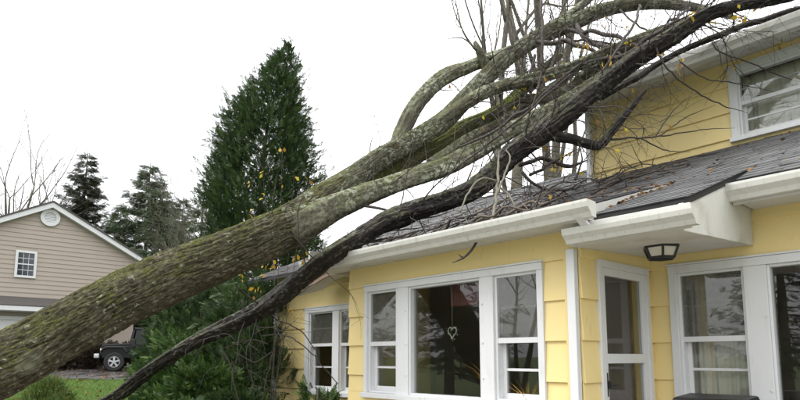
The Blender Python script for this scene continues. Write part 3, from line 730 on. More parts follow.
# ------------------------------------------------------------------ tubes (trunks, limbs, twigs)
def catmull(P, n):
    P = np.asarray(P, float); P = np.vstack([2*P[0]-P[1], P, 2*P[-1]-P[-2]])
    out = []
    for i in range(1, len(P)-2):
        t_ = np.linspace(0, 1, n, endpoint=False)[:, None]
        a, b_, c, d = P[i-1], P[i], P[i+1], P[i+2]
        out.append(.5*((2*b_)+(-a+c)*t_+(2*a-5*b_+4*c-d)*t_**2+(-a+3*b_-3*c+d)*t_**3))
    return np.vstack(out+[P[-2:-1]])
def resample(P, step):
    d = np.r_[0, np.cumsum(np.linalg.norm(np.diff(P[:, :3], axis=0), axis=1))]
    n = max(3, int(d[-1]/step)); s_ = np.linspace(0, d[-1], n)
    return np.stack([np.interp(s_, d, P[:, k]) for k in range(P.shape[1])], 1), s_
def tube(P4, step, nseg, disp=None, smooth_in=12, wob=0, seed=0):
    """P4: rows x,y,z,radius -> verts, quads, uv, scar"""
    Q, s_ = resample(catmull(P4, smooth_in), step)
    n = len(Q)
    if wob:
        for k in range(3): Q[:, k] += wob*Q[:, 3]*vn(s_*1.7/ (Q[:,3].mean()*14), np.full(n, k*9.1+seed), np.full(n, seed*1.7))*np.minimum(1, np.minimum(s_, s_[-1]-s_)*4)
    T = np.gradient(Q[:, :3], axis=0); T /= np.linalg.norm(T, axis=1)[:, None]+1e-9
    U = np.zeros((n, 3)); u = np.cross(T[0], [0, 0, 1.]); u = u/(np.linalg.norm(u)+1e-9) if np.linalg.norm(u) > 1e-3 else np.array([1., 0, 0])
    for i in range(n):
        u = u-T[i]*(u@T[i]); u /= np.linalg.norm(u)+1e-9; U[i] = u
    W = np.cross(T, U)
    th = np.linspace(0, 2*np.pi, nseg, endpoint=False)
    dirs = U[:, None, :]*np.cos(th)[None, :, None]+W[:, None, :]*np.sin(th)[None, :, None]
    rr_ = np.repeat(Q[:, 3:4], nseg, 1)
    base = Q[:, None, :3]+dirs*rr_[..., None]
    scar = np.zeros((n, nseg))
    if disp is not None:
        dd, scar = disp(base, th[None, :]+0*rr_, s_[:, None]+0*rr_, rr_)
        base = Q[:, None, :3]+dirs*(rr_+dd)[..., None]
    uv = np.stack([th[None, :]*Q[:, 3].mean()+0*rr_, s_[:, None]+0*rr_], -1).reshape(-1, 2)
    V = np.vstack([base.reshape(-1, 3), Q[0, :3][None], Q[-1, :3][None]])
    idx = np.arange(n*nseg).reshape(n, nseg); nxt = np.roll(idx, -1, 1)
    F4 = np.stack([idx[:-1], nxt[:-1], nxt[1:], idx[1:]], -1).reshape(-1, 4)
    c0, c1 = n*nseg, n*nseg+1
    F3 = np.vstack([np.stack([nxt[0], idx[0], np.full(nseg, c0)], -1), np.stack([idx[-1], nxt[-1], np.full(nseg, c1)], -1)])
    uv = np.vstack([uv, [[0, 0]], [[0, s_[-1]]]]); sc_ = np.r_[scar.ravel(), 0, 0]
    return V, F4, F3, uv, sc_
class Tubes:
    def __init__(s): s.V = []; s.A = []; s.B = []; s.uv = []; s.sc = []; s.n = 0
    def add(s, *a, **k):
        V, F4, F3, uv, c = tube(*a, **k)
        s.V.append(V); s.A.append(F4+s.n); s.B.append(F3+s.n); s.uv.append(uv); s.sc.append(c); s.n += len(V); return s
    def build(s, name, mat, parent=None, ofs=None, smooth=True, kind=None):
        if not s.V: return None
        V = np.vstack(s.V)
        if parent is not None: V = V-np.array(world_loc(parent))
        o = mesh_np(name, V, [np.vstack(s.A), np.vstack(s.B)], mat, parent, np.vstack(s.uv), {'scar': np.concatenate(s.sc)}, smooth)
        return tag(o, kind=kind)
def pix(rows):
    """(px, py, width px, depth m) -> x,y,z,radius"""
    out = []
    for px, py, w, d in rows:
        p = dep(px, py, d); out.append([*p, w/2*d/FPX])
    return np.array(out)
def bark_disp(depth, ku, ks, seed, lump=.06, scar_at=None):
    def f(B, th, s_, r):
        R0 = r.mean()
        # periodic in theta: sample noise on a cylinder
        wx = .25*vn(s_*2.2, th*0+seed, np.cos(th)*1.5)
        a = th+wx*.6+s_*.12
        cx, cy = np.cos(a)*R0*ku, np.sin(a)*R0*ku
        n1 = vn(cx, cy, s_*ks+seed)+.35*vn(cx*2.3+4, cy*2.3, s_*ks*2.1); n2 = vn(cx*1.9+5, cy*1.9, s_*ks*1.5+seed*3); n3 = vn(cx*4.5, cy*4.5+3, s_*ks*6)
        plate = lambda q, w: np.clip(np.abs(q)/w, 0, 1)**.7          # broad plates, narrow furrows
        ridge = plate(n1, .24)*.65+plate(n2, .22)*.35
        dd = (depth*np.clip(r/.22, .22, 1) if depth > .03 else depth)*(ridge-.7+.22*n3)
        dd += lump*np.minimum(R0, r)*fbm(np.cos(th)*1.2+seed, np.sin(th)*1.2, s_*1.1, 3)
        sc_ = np.zeros_like(dd)
        if scar_at is not None:
            p, rad_ = scar_at
            q = np.linalg.norm(B-p, axis=2)/rad_
            q = q*(1+.12*vn(B[..., 0]*9, B[..., 1]*9, B[..., 2]*9))
            m_ = np.clip(1.15-q, 0, 1); m_ = m_*m_*(3-2*m_)
            rings = .012*np.cos(q*14)*np.exp(-q*.8)-.03*np.exp(-(q*4)**2)
            dd = dd*(1-m_*.8)+m_*(rings+.018*np.exp(-((q-.75)*3.5)**2))
            sc_ = m_*(.62+.38*np.cos(q*14+2.5))
        return dd, sc_
    return f

# ---- the big fallen tree
bp_ = dep(-430, 575, 4.05)
tree = thing('fallen_tree', 'huge mossy grey trunk fallen across the picture onto the yellow house', 'tree', (bp_[0], bp_[1], 0))
TR = [(-470, 600, 150, 4.0), (-430, 575, 112, 4.05), (-330, 525, 84, 4.25), (-200, 462, 74, 4.5), (-100, 414, 62, 4.75), (0, 366, 59, 5.0), (50, 338, 56, 5.15),
      (100, 311, 55, 5.3), (150, 287, 52.5, 5.45), (200, 266, 48, 5.6), (250, 244, 45, 5.8), (285, 228, 43, 6.0), (308, 214, 40, 6.1), (328, 198, 35, 6.2), (350, 180, 25, 6.3), (380, 158, 20, 6.45), (415, 139, 19, 6.62), (446, 119, 18, 6.75), (468, 96, 17, 6.85), (488, 75, 16.5, 6.95),
      (508, 57, 16, 7.0), (530, 42, 16, 7.05), (552, 31, 16, 7.1), (575, 22, 15, 7.1), (600, 11, 14, 7.1), (640, 4, 12, 7.0), (690, 7, 9, 6.9), (735, 18, 4, 6.7)]
sp = dep(29, 366, 4.86)
trk = Tubes().add(pix(TR), .0105, 280, bark_disp(.040, 33, 4.2, 1.3, .10, (sp, .135)), wob=.12).build('trunk', M['bark'], tree)
trk.data.materials.append(M['bark_limb'])                   # past the fork the bark turns pale and lichened, in patches
sv = np.concatenate([[0], np.cumsum(np.linalg.norm(np.diff(catmull(pix(TR), 12)[:, :3], axis=0), axis=1))])
s_fork = sv[11*12]                                          # length at (285, 228)
nv = len(trk.data.vertices); uvl = np.empty(len(trk.data.loops)*2, np.float32); trk.data.uv_layers[0].data.foreach_get('uv', uvl)
cen = np.empty(len(trk.data.polygons)*3, np.float32); trk.data.polygons.foreach_get('center', cen); cen = cen.reshape(-1, 3)
ls_ = np.empty(len(trk.data.polygons), np.int32); trk.data.polygons.foreach_get('loop_start', ls_)
sl = uvl.reshape(-1, 2)[ls_, 1]
trk.data.polygons.foreach_set('material_index', (sl+1.1*fbm(cen[:, 0]*5, cen[:, 1]*5, cen[:, 2]*5, 4) > s_fork+.7).astype(np.int32))
LB = [
 ('limb', 'bark_limb', [(396, 149, 14, 6.5), (403, 134, 16, 6.65), (416, 110, 16, 6.7), (434, 90, 16, 6.8), (453, 76, 15.5, 6.9), (481, 63, 14, 7.05), (512, 50, 13, 7.2), (545, 33, 11, 7.35), (580, 6, 9, 7.5), (610, -20, 7, 7.6)]),
 ('limb', 'bark_limb', [(432, 127, 14, 6.7), (471, 102, 15, 6.75), (492, 91, 14.5, 6.75), (520, 83, 14, 6.7), (545, 77, 13, 6.65), (575, 68, 12, 6.6), (600, 57, 11, 6.5), (645, 38, 10, 6.35), (680, 25, 8.5, 6.25), (720, 13, 7, 6.1), (765, 2, 4, 6.0)]),
 ('limb', 'bark_limb', [(290, 232, 34, 5.95), (320, 217, 30, 6.05), (343, 205, 25, 6.1), (385, 188, 21, 6.2), (440, 170, 19, 6.3), (470, 153, 18, 6.35), (505, 133, 16, 6.4), (545, 112, 14, 6.45), (580, 92, 11, 6.5), (620, 60, 7, 6.55)]),
 ('limb', 'bark_moss', [(335, 200, 18, 6.3), (385, 174, 17, 6.7), (430, 149, 18, 6.95), (460, 131, 17, 7.1), (485, 118, 15, 7.2), (506, 103, 13, 7.3), (530, 80, 10, 7.4), (560, 55, 7, 7.5)]),
 ('limb', 'bark_limb', [(520, 98, 10, 6.9), (560, 95, 11, 6.8), (590, 70, 9, 6.7), (640, 45, 8, 6.5), (680, 40, 6, 6.3)]),
 ('broken_stub', 'bark_limb', [(484, 68, 12, 7.05), (479, 52, 9, 6.95), (475, 42, 4, 6.95)]),
 ('limb', 'bark_limb', [(430, 165, 12, 6.6), (465, 140, 13, 6.8), (500, 122, 11, 6.95), (540, 97, 9, 7.1), (585, 62, 6, 7.2)]),
]
LIMBS = [catmull(pix(TR[14:]), 10)]
for i, (nm, mt, rows) in enumerate(LB):
    P = pix([(a, b_, w*.97, d) for a, b_, w, d in rows]); Tubes().add(P, .016, 72, bark_disp(.012, 34, 9, 2+i, .32), wob=.4, seed=i+1).build(nm, M[mt], tree); LIMBS.append(catmull(P, 10))

# ---- the dark wet second tree
b2_ = dep(0, 495, 8.4)
tree2 = thing('fallen_tree', 'thin dark wet trunk lying beneath the mossy one across roof and eaves', 'tree', (b2_[0], b2_[1], float(ground_z(b2_[0], b2_[1]))))
D = [(-5, 505, 11, 8.3), (35, 455, 12, 8.1), (80, 418, 12, 7.9), (115, 394, 13, 7.6), (155, 364, 15, 7.3), (200, 340, 16, 7.05), (250, 315, 17, 6.75), (280, 295, 20, 6.35), (305, 274, 22, 6.0), (326, 257, 23, 5.8), (352, 241, 23, 5.75), (392, 219, 24, 5.8),
     (440, 201, 25, 5.88), (475, 186, 27, 5.95), (496, 170, 28, 5.98), (514, 152, 28, 5.95), (544, 131, 27, 5.9), (568, 113, 26, 5.85), (592, 93, 25, 5.8), (632, 63, 24, 5.72), (670, 40, 24, 5.62), (690, 27, 22, 5.58), (710, 15, 19, 5.5), (735, 7, 15, 5.45), (765, 1, 12, 5.4), (805, -8, 9, 5.35), (860, -20, 5, 5.3), (910, -30, 1.5, 5.25)]
Tubes().add(pix([(a, b_, w*(.9 if a < 300 else .78), d) for a, b_, w, d in D]), .014, 96, bark_disp(.020, 28, 8, 9.7, .36), wob=.45, seed=4).build('trunk', M['bark_dark'], tree2)
D2 = [[(545, 132, 14, 5.9), (568, 139, 12, 5.85), (586, 144, 11, 5.8), (600, 144, 11, 5.78), (611, 131, 10, 5.75), (625, 114, 8, 5.72), (636, 101, 6, 5.7), (646, 90, 3, 5.7)],
      [(600, 98, 8, 6.0), (640, 75, 8, 6.0), (680, 53, 7.5, 5.98), (712, 38, 7, 5.95), (755, 22, 6.5, 5.9), (800, 8, 6, 5.85), (850, -6, 5, 5.8)],
      [(430, 208, 9, 6.2), (400, 226, 8, 6.25), (375, 236, 6, 6.3), (352, 248, 4, 6.4)]]
for i, rows in enumerate(D2):
    P = pix([(a, b_, w*.85, d) for a, b_, w, d in rows]); Tubes().add(P, .018, 40, bark_disp(.008, 34, 9, 12+i, .3), wob=.6, seed=i+20).build('limb', M['bark_dark'], tree2); LIMBS.append(catmull(P, 10))
DARK = catmull(pix(D[9:]), 10)

# ---- twigs: traced ones, then grown ones
def twig(T, p, d, L, r, seed, lvl=0, droop=.15):
    rs = np.random.default_rng(seed); n = max(4, int(L/.09)); P = [[*p, r]]; d = np.array(d)/np.linalg.norm(d); q = np.array(p, float)
    kids = []
    for i in range(n):
        d = d+rs.normal(0, .17, 3)+np.array([0, 0, -droop*.10]); d /= np.linalg.norm(d); q = q+d*L/n
        rr_ = r*(1-.8*(i+1)/n); P.append([*q, max(rr_, .0011)])
        if lvl < 2 and rs.random() < (.42 if lvl == 0 else .3): kids.append((q.copy(), d.copy(), i))
    T.add(np.array(P), .06, 4 if r < .005 else 6, smooth_in=2)
    tips = [q]
    for k, (kp, kd, i) in enumerate(kids):
        ax = rs.normal(0, 1, 3); nd = kd+.9*ax/np.linalg.norm(ax)
        tips += twig(T, kp, nd, L*rs.uniform(.3, .6), r*.55, seed*31+k+7, lvl+1, droop)
    return tips
TW = Tubes(); TIPS = []
hand = [
 [(558, 28, 4.5, 7.1), (580, 31, 4.5, 6.9), (595, 32, 4.5, 6.7), (627, 41, 4, 6.4), (645, 48, 3, 6.2)], [(574, 22, 5.5, 7.1), (588, 38, 5.2, 6.8), (607, 49, 5, 6.5), (630, 60, 4, 6.2)],
 [(532, 40, 5.5, 7.05), (548, 46, 5.2, 6.9), (565, 42, 5, 6.8), (580, 46, 5, 6.7), (605, 56, 4, 6.5)], [(530, 92, 4.5, 6.7), (548, 70, 4.2, 6.8), (556, 48, 4, 6.9), (552, 36, 4, 7)], [(460, 147, 2.4, 6.3), (493, 132, 3.2, 6.3), (532, 104, 3.6, 6.3), (560, 82, 4, 6.4), (590, 55, 3.4, 6.4)],
 [(500, 95, 3.5, 6.8), (505, 115, 3, 6.7), (500, 140, 2.4, 6.4), (485, 165, 2, 6.2)], [(535, 55, 3.5, 6.9), (530, 80, 3, 6.8), (524, 100, 2.6, 6.6)], [(690, 7, 3, 6.9), (682, 14, 3, 6.5), (670, 22, 3, 6.2), (655, 42, 2.6, 6)], [(590, 60, 5, 6.55), (612, 58, 5, 6.4), (630, 52, 4.5, 6.2), (660, 30, 4, 6.1), (700, 10, 3.4, 6)],
 [(520, 165, 5, 6.2), (545, 158, 4.5, 6.4), (570, 165, 4, 6.5), (588, 160, 3, 6.5)], [(530, 175, 3.5, 6.1), (548, 165, 3, 6.3), (575, 150, 2.4, 6.4)], [(476, 50, 1.4, 6.9), (462, 38, 1.2, 6.9), (440, 40, 1, 6.9)], [(373, 172, 1.5, 6.4), (370, 150, 1.3, 6.4), (374, 132, 1.1, 6.4)],   # (px,py,width,depth): twigs that can be followed in the photograph
 [(655, 45, 2.2, 5.6), (665, 66, 1.8, 5.6), (690, 88, 1.6, 5.7), (720, 104, 1.3, 5.8), (748, 113, 1, 5.9)],
 [(680, 62, 1.6, 5.6), (705, 78, 1.4, 5.7), (735, 83, 1.2, 5.8), (775, 92, .9, 5.9)],
 [(712, 42, 1.8, 5.7), (720, 52, 1.6, 5.7), (748, 62, 1.3, 5.8), (778, 75, 1, 5.9), (800, 82, .8, 6)],
 [(600, 140, 2.4, 5.78), (630, 138, 2, 5.8), (660, 136, 1.6, 5.85), (700, 130, 1, 5.9), (735, 128, .8, 6)],
 [(660, 136, 1.5, 5.85), (685, 118, 1.2, 5.9), (715, 105, .9, 5.95)],
 [(655, 137, 1.4, 5.85), (672, 112, 1.1, 5.9), (690, 96, .9, 5.9)],
 [(640, 138, 1.5, 5.8), (665, 150, 1.2, 5.9), (690, 152, .9, 6)],
 [(644, 40, 2.2, 6.35), (652, 45, 2, 5.8), (648, 60, 1.5, 5.7)], [(640, 4, 3.0, 7.0), (634, 22, 3, 6.3), (620, 45, 2.6, 6.0), (600, 75, 2.2, 5.9), (596, 95, 1.8, 5.8)],
 [(541, 0, 3.0, 6.4), (543, 40, 2.8, 6.3), (540, 80, 2.4, 6.3), (528, 120, 2, 6.2)],
 [(522, 172, 3.5, 5.95), (532, 182, 3.2, 5.95), (550, 189, 3, 6.0), (568, 188, 2.6, 6.1), (585, 180, 2.0, 6.2)],
 [(480, 229, 3.2, 4.72), (478, 238, 3, 4.72), (471, 250, 2.8, 4.72), (463, 258, 2.5, 4.72), (452, 263, 2, 4.75)], [(463, 258, 2, 4.72), (458, 254, 1.5, 4.72)],
 [(570, 75, 2.5, 6.2), (530, 110, 2.4, 6.2), (490, 142, 2.2, 6.2), (460, 165, 1.8, 6.2), (440, 185, 1.2, 6.1)],
 [(400, 212, 2.2, 6.0), (425, 218, 1.8, 5.9), (455, 210, 1.5, 5.8)], [(360, 205, 3.2, 6.05), (380, 209, 2.8, 6.0), (400, 215, 2.4, 5.95), (425, 212, 1.6, 5.9)],
 [(368, 226, 2.2, 6.0), (400, 230, 1.8, 6.0), (430, 226, 1.3, 6.0)], [(580, 34, 2, 6.6), (610, 55, 2, 6.5), (640, 70, 1.6, 6.3)], [(560, 40, 2.5, 6.8), (600, 42, 2.5, 6.7), (640, 55, 2, 6.5)],
 [(620, 10, 2.2, 6.6), (650, 32, 2, 6.4), (690, 22, 1.6, 6.1), (730, -2, 1.2, 6)], [(575, 180, 2.5, 6.1), (582, 160, 2, 6.2), (578, 140, 1.5, 6.2)],
]
for i, rows in enumerate(hand): TW.add(pix([(a, b_, max(w, 1.1)*(.3 if q == len(rows)-1 else 1), d) for q, (a, b_, w, d) in enumerate(rows)]), .04, 6, wob=1.2, seed=i+50)
R2 = np.random.default_rng(5)
def grow(curve, n, lo, hi, rmax, T, t0=0.0, t1=1.0, up=.25):
    for k in range(n):
        i = int(R2.uniform(t0, t1)*(len(curve)-2)); p = curve[i, :3]; tg = curve[i+1, :3]-curve[i, :3]; tg /= np.linalg.norm(tg)+1e-9
        ax = R2.normal(0, 1, 3); ax -= tg*(ax@tg); ax /= np.linalg.norm(ax); ax[2] += up
        TIPS.extend(twig(T, p+ax*curve[i, 3]*.6, ax+tg*R2.uniform(.1, 1.1), R2.uniform(lo, hi), R2.uniform(.004, rmax), int(R2.integers(1e6))))
for c_, n in zip(LIMBS[:4], (56, 18, 44, 30)): grow(c_, n, .35, 1.3, .009, TW, .25)
grow(LIMBS[4], 12, .3, .9, .008, TW, .3); grow(LIMBS[5], 26, .3, 1.0, .008, TW); grow(LIMBS[7], 14, .3, .9, .008, TW, .2)
TW.build('twigs', M['twig'], tree, kind='stuff')
TW2 = Tubes()
grow(DARK, 80, .3, 1.0, .009, TW2, .12, .98, .1); grow(LIMBS[9], 12, .25, .8, .006, TW2, .3); grow(LIMBS[10], 10, .2, .6, .005, TW2)
grow(LIMBS[8], 16, .25, .7, .006, TW2, .15)
for rows in ([(520, 165, 5, 6.2), (545, 158, 4.5, 6.4), (570, 165, 4, 6.5), (588, 160, 3, 6.5)], [(530, 175, 3.5, 6.1), (548, 165, 3, 6.3), (575, 150, 2.4, 6.4)], [(522, 172, 3.5, 5.95), (532, 182, 3.2, 5.95), (550, 189, 3, 6.0), (568, 188, 2.6, 6.1)]):
    grow(catmull(pix(rows), 10), 12, .2, .6, .006, TW2)
lowD = catmull(pix(D[4:10]), 10); grow(lowD, 9, .5, 1.2, .009, TW2, 0, 1, -.2)
for rows in [[(258, 300, 3, 6.7), (275, 318, 2.6, 6.6), (300, 330, 2, 6.6), (315, 350, 1.4, 6.6)], [(262, 336, 2.4, 6.8), (285, 335, 2.2, 6.7), (308, 350, 1.8, 6.6), (338, 384, 1.5, 6.5)],
             [(277, 335, 2.4, 6.9), (270, 365, 2.2, 6.9), (262, 402, 2, 7)], [(220, 350, 2.6, 6.9), (230, 362, 2.4, 6.9), (234, 385, 2.2, 6.9), (240, 405, 2, 6.9)],
             [(225, 348, 2, 6.9), (250, 340, 2.2, 6.8), (268, 344, 2, 6.8)], [(234, 352, 1.6, 6.9), (255, 362, 1.8, 6.9), (272, 352, 1.6, 6.8)]]:
    TW2.add(pix([(a, b_, w*.65, d) for a, b_, w, d in rows]), .04, 6, wob=1.5, seed=len(rows)+60)
TW2.build('twigs', M['twig'], tree2, kind='stuff')
# pale stick standing on the bay roof
st_ = dep(491, 222, 4.95)
stick = thing('pale_branch', 'pale bent forked stick standing on the bay roof above the gutter', 'branch', tuple(st_))
T3 = Tubes()
for rows in [[(491, 222, 4, 4.95), (495, 205, 4.2, 5.2), (497, 185, 4.2, 5.5), (498, 165, 3.4, 5.7), (499, 154, 2, 5.85)],
             [(496, 196, 3.4, 5.35), (502, 181, 3, 5.5), (507, 168, 2.8, 5.65), (510, 157, 2.4, 5.8), (506, 150, 1.6, 5.9)],
             [(498, 186, 3, 5.5), (508, 194, 3, 5.4), (514, 205, 2.6, 5.3), (517, 215, 2, 5.25)], [(497, 181, 3.2, 5.5), (482, 178, 3, 5.45), (470, 190, 2.8, 5.3), (460, 212, 2.2, 5.15)], [(463, 214, 2.2, 5.1), (470, 228, 2, 5.0), (474, 240, 1.4, 4.75)]]:
    T3.add(pix([(a, b_, w*.72, d) for a, b_, w, d in rows]), .03, 10, wob=1.0, seed=len(rows)+3)
T3.build('stick', M['twig_pale'], stick)
# ------------------------------------------------------------------ leaf cards
def cards(P, size, jit, seed, aspect=.6, updir=None, fold=.25):
    """small folded leaves at points P; returns V, F, rnd"""
    rs = np.random.default_rng(seed); n = len(P); P = np.asarray(P, float)
    a = rs.normal(0, 1, (n, 3)) if updir is None else np.asarray(updir)+rs.normal(0, jit, (n, 3))
    a /= np.linalg.norm(a, axis=1)[:, None]; b_ = np.cross(a, rs.normal(0, 1, (n, 3))); b_ /= np.linalg.norm(b_, axis=1)[:, None]; c = np.cross(a, b_)
    L = size*rs.uniform(.6, 1.3, n)[:, None]; w = L*aspect*.5
    V = np.stack([P, P+a*L*.5+b_*w+c*L*fold*.5, P+a*L, P+a*L*.5-b_*w+c*L*fold*.5, P+a*L*.5], 1).reshape(-1, 3)
    i = np.arange(n)[:, None]*5
    F = np.concatenate([i+np.array([[0, 1, 4]]), i+np.array([[1, 2, 4]]), i+np.array([[2, 3, 4]]), i+np.array([[3, 0, 4]])])
    return V, F, np.repeat(rs.uniform(0, 1, n), 5)
def put_cards(name, P, mat, parent=None, kind=None, **k):
    V, F, R = cards(P, **k)
    if parent is not None: V = V-np.array(world_loc(parent))
    return tag(mesh_np(name, V, [F], mat, parent, attr={'rnd': R}), kind=kind)
tp = np.array(TIPS); sel = R2.choice(len(tp), 70, replace=False)
clus = [(243, 275, 6.4), (258, 283, 6.5), (296, 255, 6.3), (306, 258, 6.3), (293, 308, 6.5), (297, 315, 6.5), (263, 268, 6.4), (677, 66, 5.6), (679, 62, 5.6), (608, 60, 5.7), (578, 43, 6.5), (690, 15, 5.5), (735, 18, 5.6), (755, 5, 5.5), (779, 45, 5.8), (562, 155, 6), (555, 170, 6), (548, 75, 6.3), (470, 175, 6.1), (660, 52, 5.6), (588, 42, 6.5), (632, 46, 5.8), (258, 292, 6.5), (275, 262, 6.3), (742, 16, 5.5), (712, 18, 5.5), (622, 128, 5.7), (450, 205, 6.0)]
LP = [tp[i] for i in sel]
for a, b_, d in clus:
    for k in range(4): LP.append(dep(a+R2.normal(0, 3), b_+R2.normal(0, 3), d+R2.normal(0, .05)))
put_cards('leaves', LP, M['leaf'], tree, 'stuff', size=.06, jit=.6, seed=2, updir=np.array([0, 0, -1.]))

# litter and broken pieces on the roof
def roof_z(x, y): return zA(y) if (-5.6 < x < -2.12 and y < YM) else zmain(y)
LP = []
for k in range(460):
    if k < 260: x, y = R2.uniform(-5.5, -2.3), R2.uniform(3.6, 6.8)
    else: x, y = R2.uniform(-8.5, -1.0), R2.uniform(4.7, 7.0)
    if k % 12 == 0: x, y = -2.12+abs(R2.normal(0, .03)), R2.uniform(3.85, 5.1)
    zz = zB(y) if -2.15 < x < -1.46 and y < YM else roof_z(x, y)
    LP.append((x, y, zz+.025))
put_cards('roof_leaf_litter', LP, M['litter'], None, None, size=.04, jit=.25, seed=6, updir=np.tile([1., .2, .1], (len(LP), 1)))
tag(bpy.data.objects['roof_leaf_litter'], 'brown leaf litter scattered over the grey shingle roof', 'leaf litter', kind='stuff')
TD = Tubes(); TP = Tubes()
for k in range(190):
    x, y = R2.uniform(-6.5, -2.6), R2.uniform(3.7, 7.2); a = R2.uniform(0, 6.28); L = R2.uniform(.15, .7); dx, dy = math.cos(a)*L, math.sin(a)*L*.5
    x2, y2 = x+dx, max(3.62, min(8.4, y+dy)); xm, ym = (x+x2)/2+R2.normal(0, .04), max(3.62, (y+y2)/2+R2.normal(0, .04))
    rr_ = R2.uniform(.002, .007)
    (TD if k % 2 else TP).add(np.array([[x, y, roof_z(x, y)+.022+rr_, rr_], [xm, ym, roof_z(xm, ym)+.035+rr_, rr_*.9], [x2, y2, roof_z(x2, y2)+.022+rr_, rr_*.5]]), .06, 5, smooth_in=4)
for k in range(26):
    x, y = R2.uniform(-6.2, -3.0), R2.uniform(3.8, 6.6); a = R2.uniform(-.6, 1.2); L = R2.uniform(.5, 1.3); n_ = 6; rr_ = R2.uniform(.007, .017); P_ = []
    for i in range(n_):
        xx = x+math.cos(a)*L*i/(n_-1); yy = min(8.3, max(3.66, y+math.sin(a)*L*i/(n_-1))); a += R2.normal(0, .25)
        P_.append([xx, yy, roof_z(xx, yy)+.03+rr_+.10*math.sin(math.pi*i/(n_-1))*R2.uniform(.2, 1), rr_*(1-.7*i/(n_-1))])
    (TD if k % 3 else TP).add(np.array(P_), .05, 7, wob=.8, seed=k)
    for _ in range(3):
        i = int(R2.integers(1, n_)); twig(TD if k % 3 else TP, np.array(P_[i][:3]), [R2.normal(), R2.normal(), .5], R2.uniform(.15, .5), rr_*.4, int(R2.integers(1e6)), 1)
o = TP.build('roof_twig_debris', M['twig_grey']); tag(o, 'pale dead twigs strewn over the shingles of the bay roof', 'twigs', kind='stuff')
o = TD.build('roof_twig_debris', M['twig']); tag(o, 'dark broken twigs strewn over the shingles of the bay roof', 'twigs', kind='stuff')
for k, (a, b_, l, w) in enumerate([(447, 209, .22, .1), (436, 216, .16, .08), (560, 178, .25, .07)]):
    r_ = ray(a, b_); lab = ['broad torn tan bark slab on the roof under the dark trunk', 'smaller torn bark flake left of the tan slab on the roof', 'splintered wood piece on the roof near the bent dark branch', 'bark strip by the white roof cheek above the porch gutter'][k]
    # intersect the roof plane
    best = None
    for Y in np.arange(3.6, 8.6, .01):
        p = CAMP+r_*Y/r_[1]
        if abs(p[2]-roof_z(p[0], Y)) < .012: best = p; break
    if best is None: continue
    mb = MB(); K = 7; A = []; B = []
    rs = random.Random(k)
    for i in range(K):
        an = 2*math.pi*i/K; q = rs.uniform(.6, 1.1); x, y = l*.5*q*math.cos(an), w*q*math.sin(an)
        zz = roof_z(best[0]+x, best[1]+y)-best[2]+.03+.03*abs(math.cos(an)); A.append((x, y, zz)); B.append((x*.95, y*.95, zz+.016))
    mb.prism(A, B); o = mb.build('bark_slab', M['old_board'], None); o.location = Vector(best); tag(o, lab, 'bark')

# ------------------------------------------------------------------ neighbour's house
XN = float(dep(100, 300, 28)[0])
mN = mapX(XN)
apx = onX(52, 204, XN); rgt = onX(137, 257, XN)
Ya, Yr = apx[1], rgt[1]; half = Yr-Ya; zap, zev = apx[2], rgt[2]
Yl = Ya-half; zg = float(ground_z(XN, Ya))
nh = thing('neighbor_house', 'tan vinyl sided house with white gable trim beyond the trunk', 'house', (XN-4, Ya, zg))
M['tan'] = simple('tan_vinyl', (.365, .308, .26), .55, .06, 2)
def nb(mb, name, mat, parent=None, bevel=0):
    o = mb.build(name, mat, None, bevel); p = parent or nh; o.parent = p; o.location = -Vector(world_loc(p)); return o
nb(MB().prism([(XN, Yl, zg-.3), (XN, Yr, zg-.3), (XN, Yr, zev), (XN, Ya, zap), (XN, Yl, zev)], [(XN-9, Yl, zg-.3), (XN-9, Yr, zg-.3), (XN-9, Yr, zev), (XN-9, Ya, zap), (XN-9, Yl, zev)]), 'wall', M['tan'])
nwall = [o for o in nh.children if o.name.startswith('wall')][0]
nw0, nw1 = onX(16.5, 275, XN), onX(34.5, 254, XN)
wy0, wy1, wz0, wz1 = nw0[1], nw1[1], nw0[2], nw1[2]
z = zg+2.4
ex = .205
while z < zap-.1:
    z1 = z+ex
    def half_at(zz): return half*min(1, (zap-zz)/(zap-zev)) if zz > zev else half
    a0, b0, a1, b1 = Ya-half_at(z), Ya+half_at(z), Ya-half_at(z1-.001), Ya+half_at(z1-.001)
    parts = [(a0, b0, a1, b1)]
    if z1 > wz0-.1 and z < wz1+.1: parts = [(a0, wy0-.1, a1, wy0-.1), (wy1+.1, b0, wy1+.1, b1)]
    for p in parts:
        if z1 >= zap: continue
        nb(MB().prism([(XN, p[0], z), (XN+.03, p[0], z), (XN+.008, p[2], z1), (XN, p[2], z1)], [(XN, p[1], z), (XN+.03, p[1], z), (XN+.008, p[3], z1), (XN, p[3], z1)]), 'siding_board', M['tan'], nwall)
    z = z1
# rakes and roof
for s_ in (-1, 1):
    ye, ov = Ya+s_*(half+.35), (zap-zev)/half*.35
    A = [(XN+.04, Ya, zap+.02), (XN+.04, ye, zev-ov+.02), (XN+.04, ye, zev-ov-.20), (XN+.04, Ya, zap-.22)]
    nb(MB().prism(A, [(XN+.30, y, z) for _, y, z in A]), 'rake_board', M['white'], None)
    A = [(XN+.34, Ya, zap+.10), (XN+.34, ye, zev-ov+.10), (XN+.34, ye, zev-ov+.025), (XN+.34, Ya, zap+.025)]
    nb(MB().prism(A, [(XN-9.3, y, z) for _, y, z in A]), 'roof', M['shingle_far'], None)
    nb(MB().box(XN-9, XN+.25, min(ye, Ya+s_*half), max(ye, Ya+s_*half), zev-ov-.24, zev-ov-.14), 'eave', M['white'])
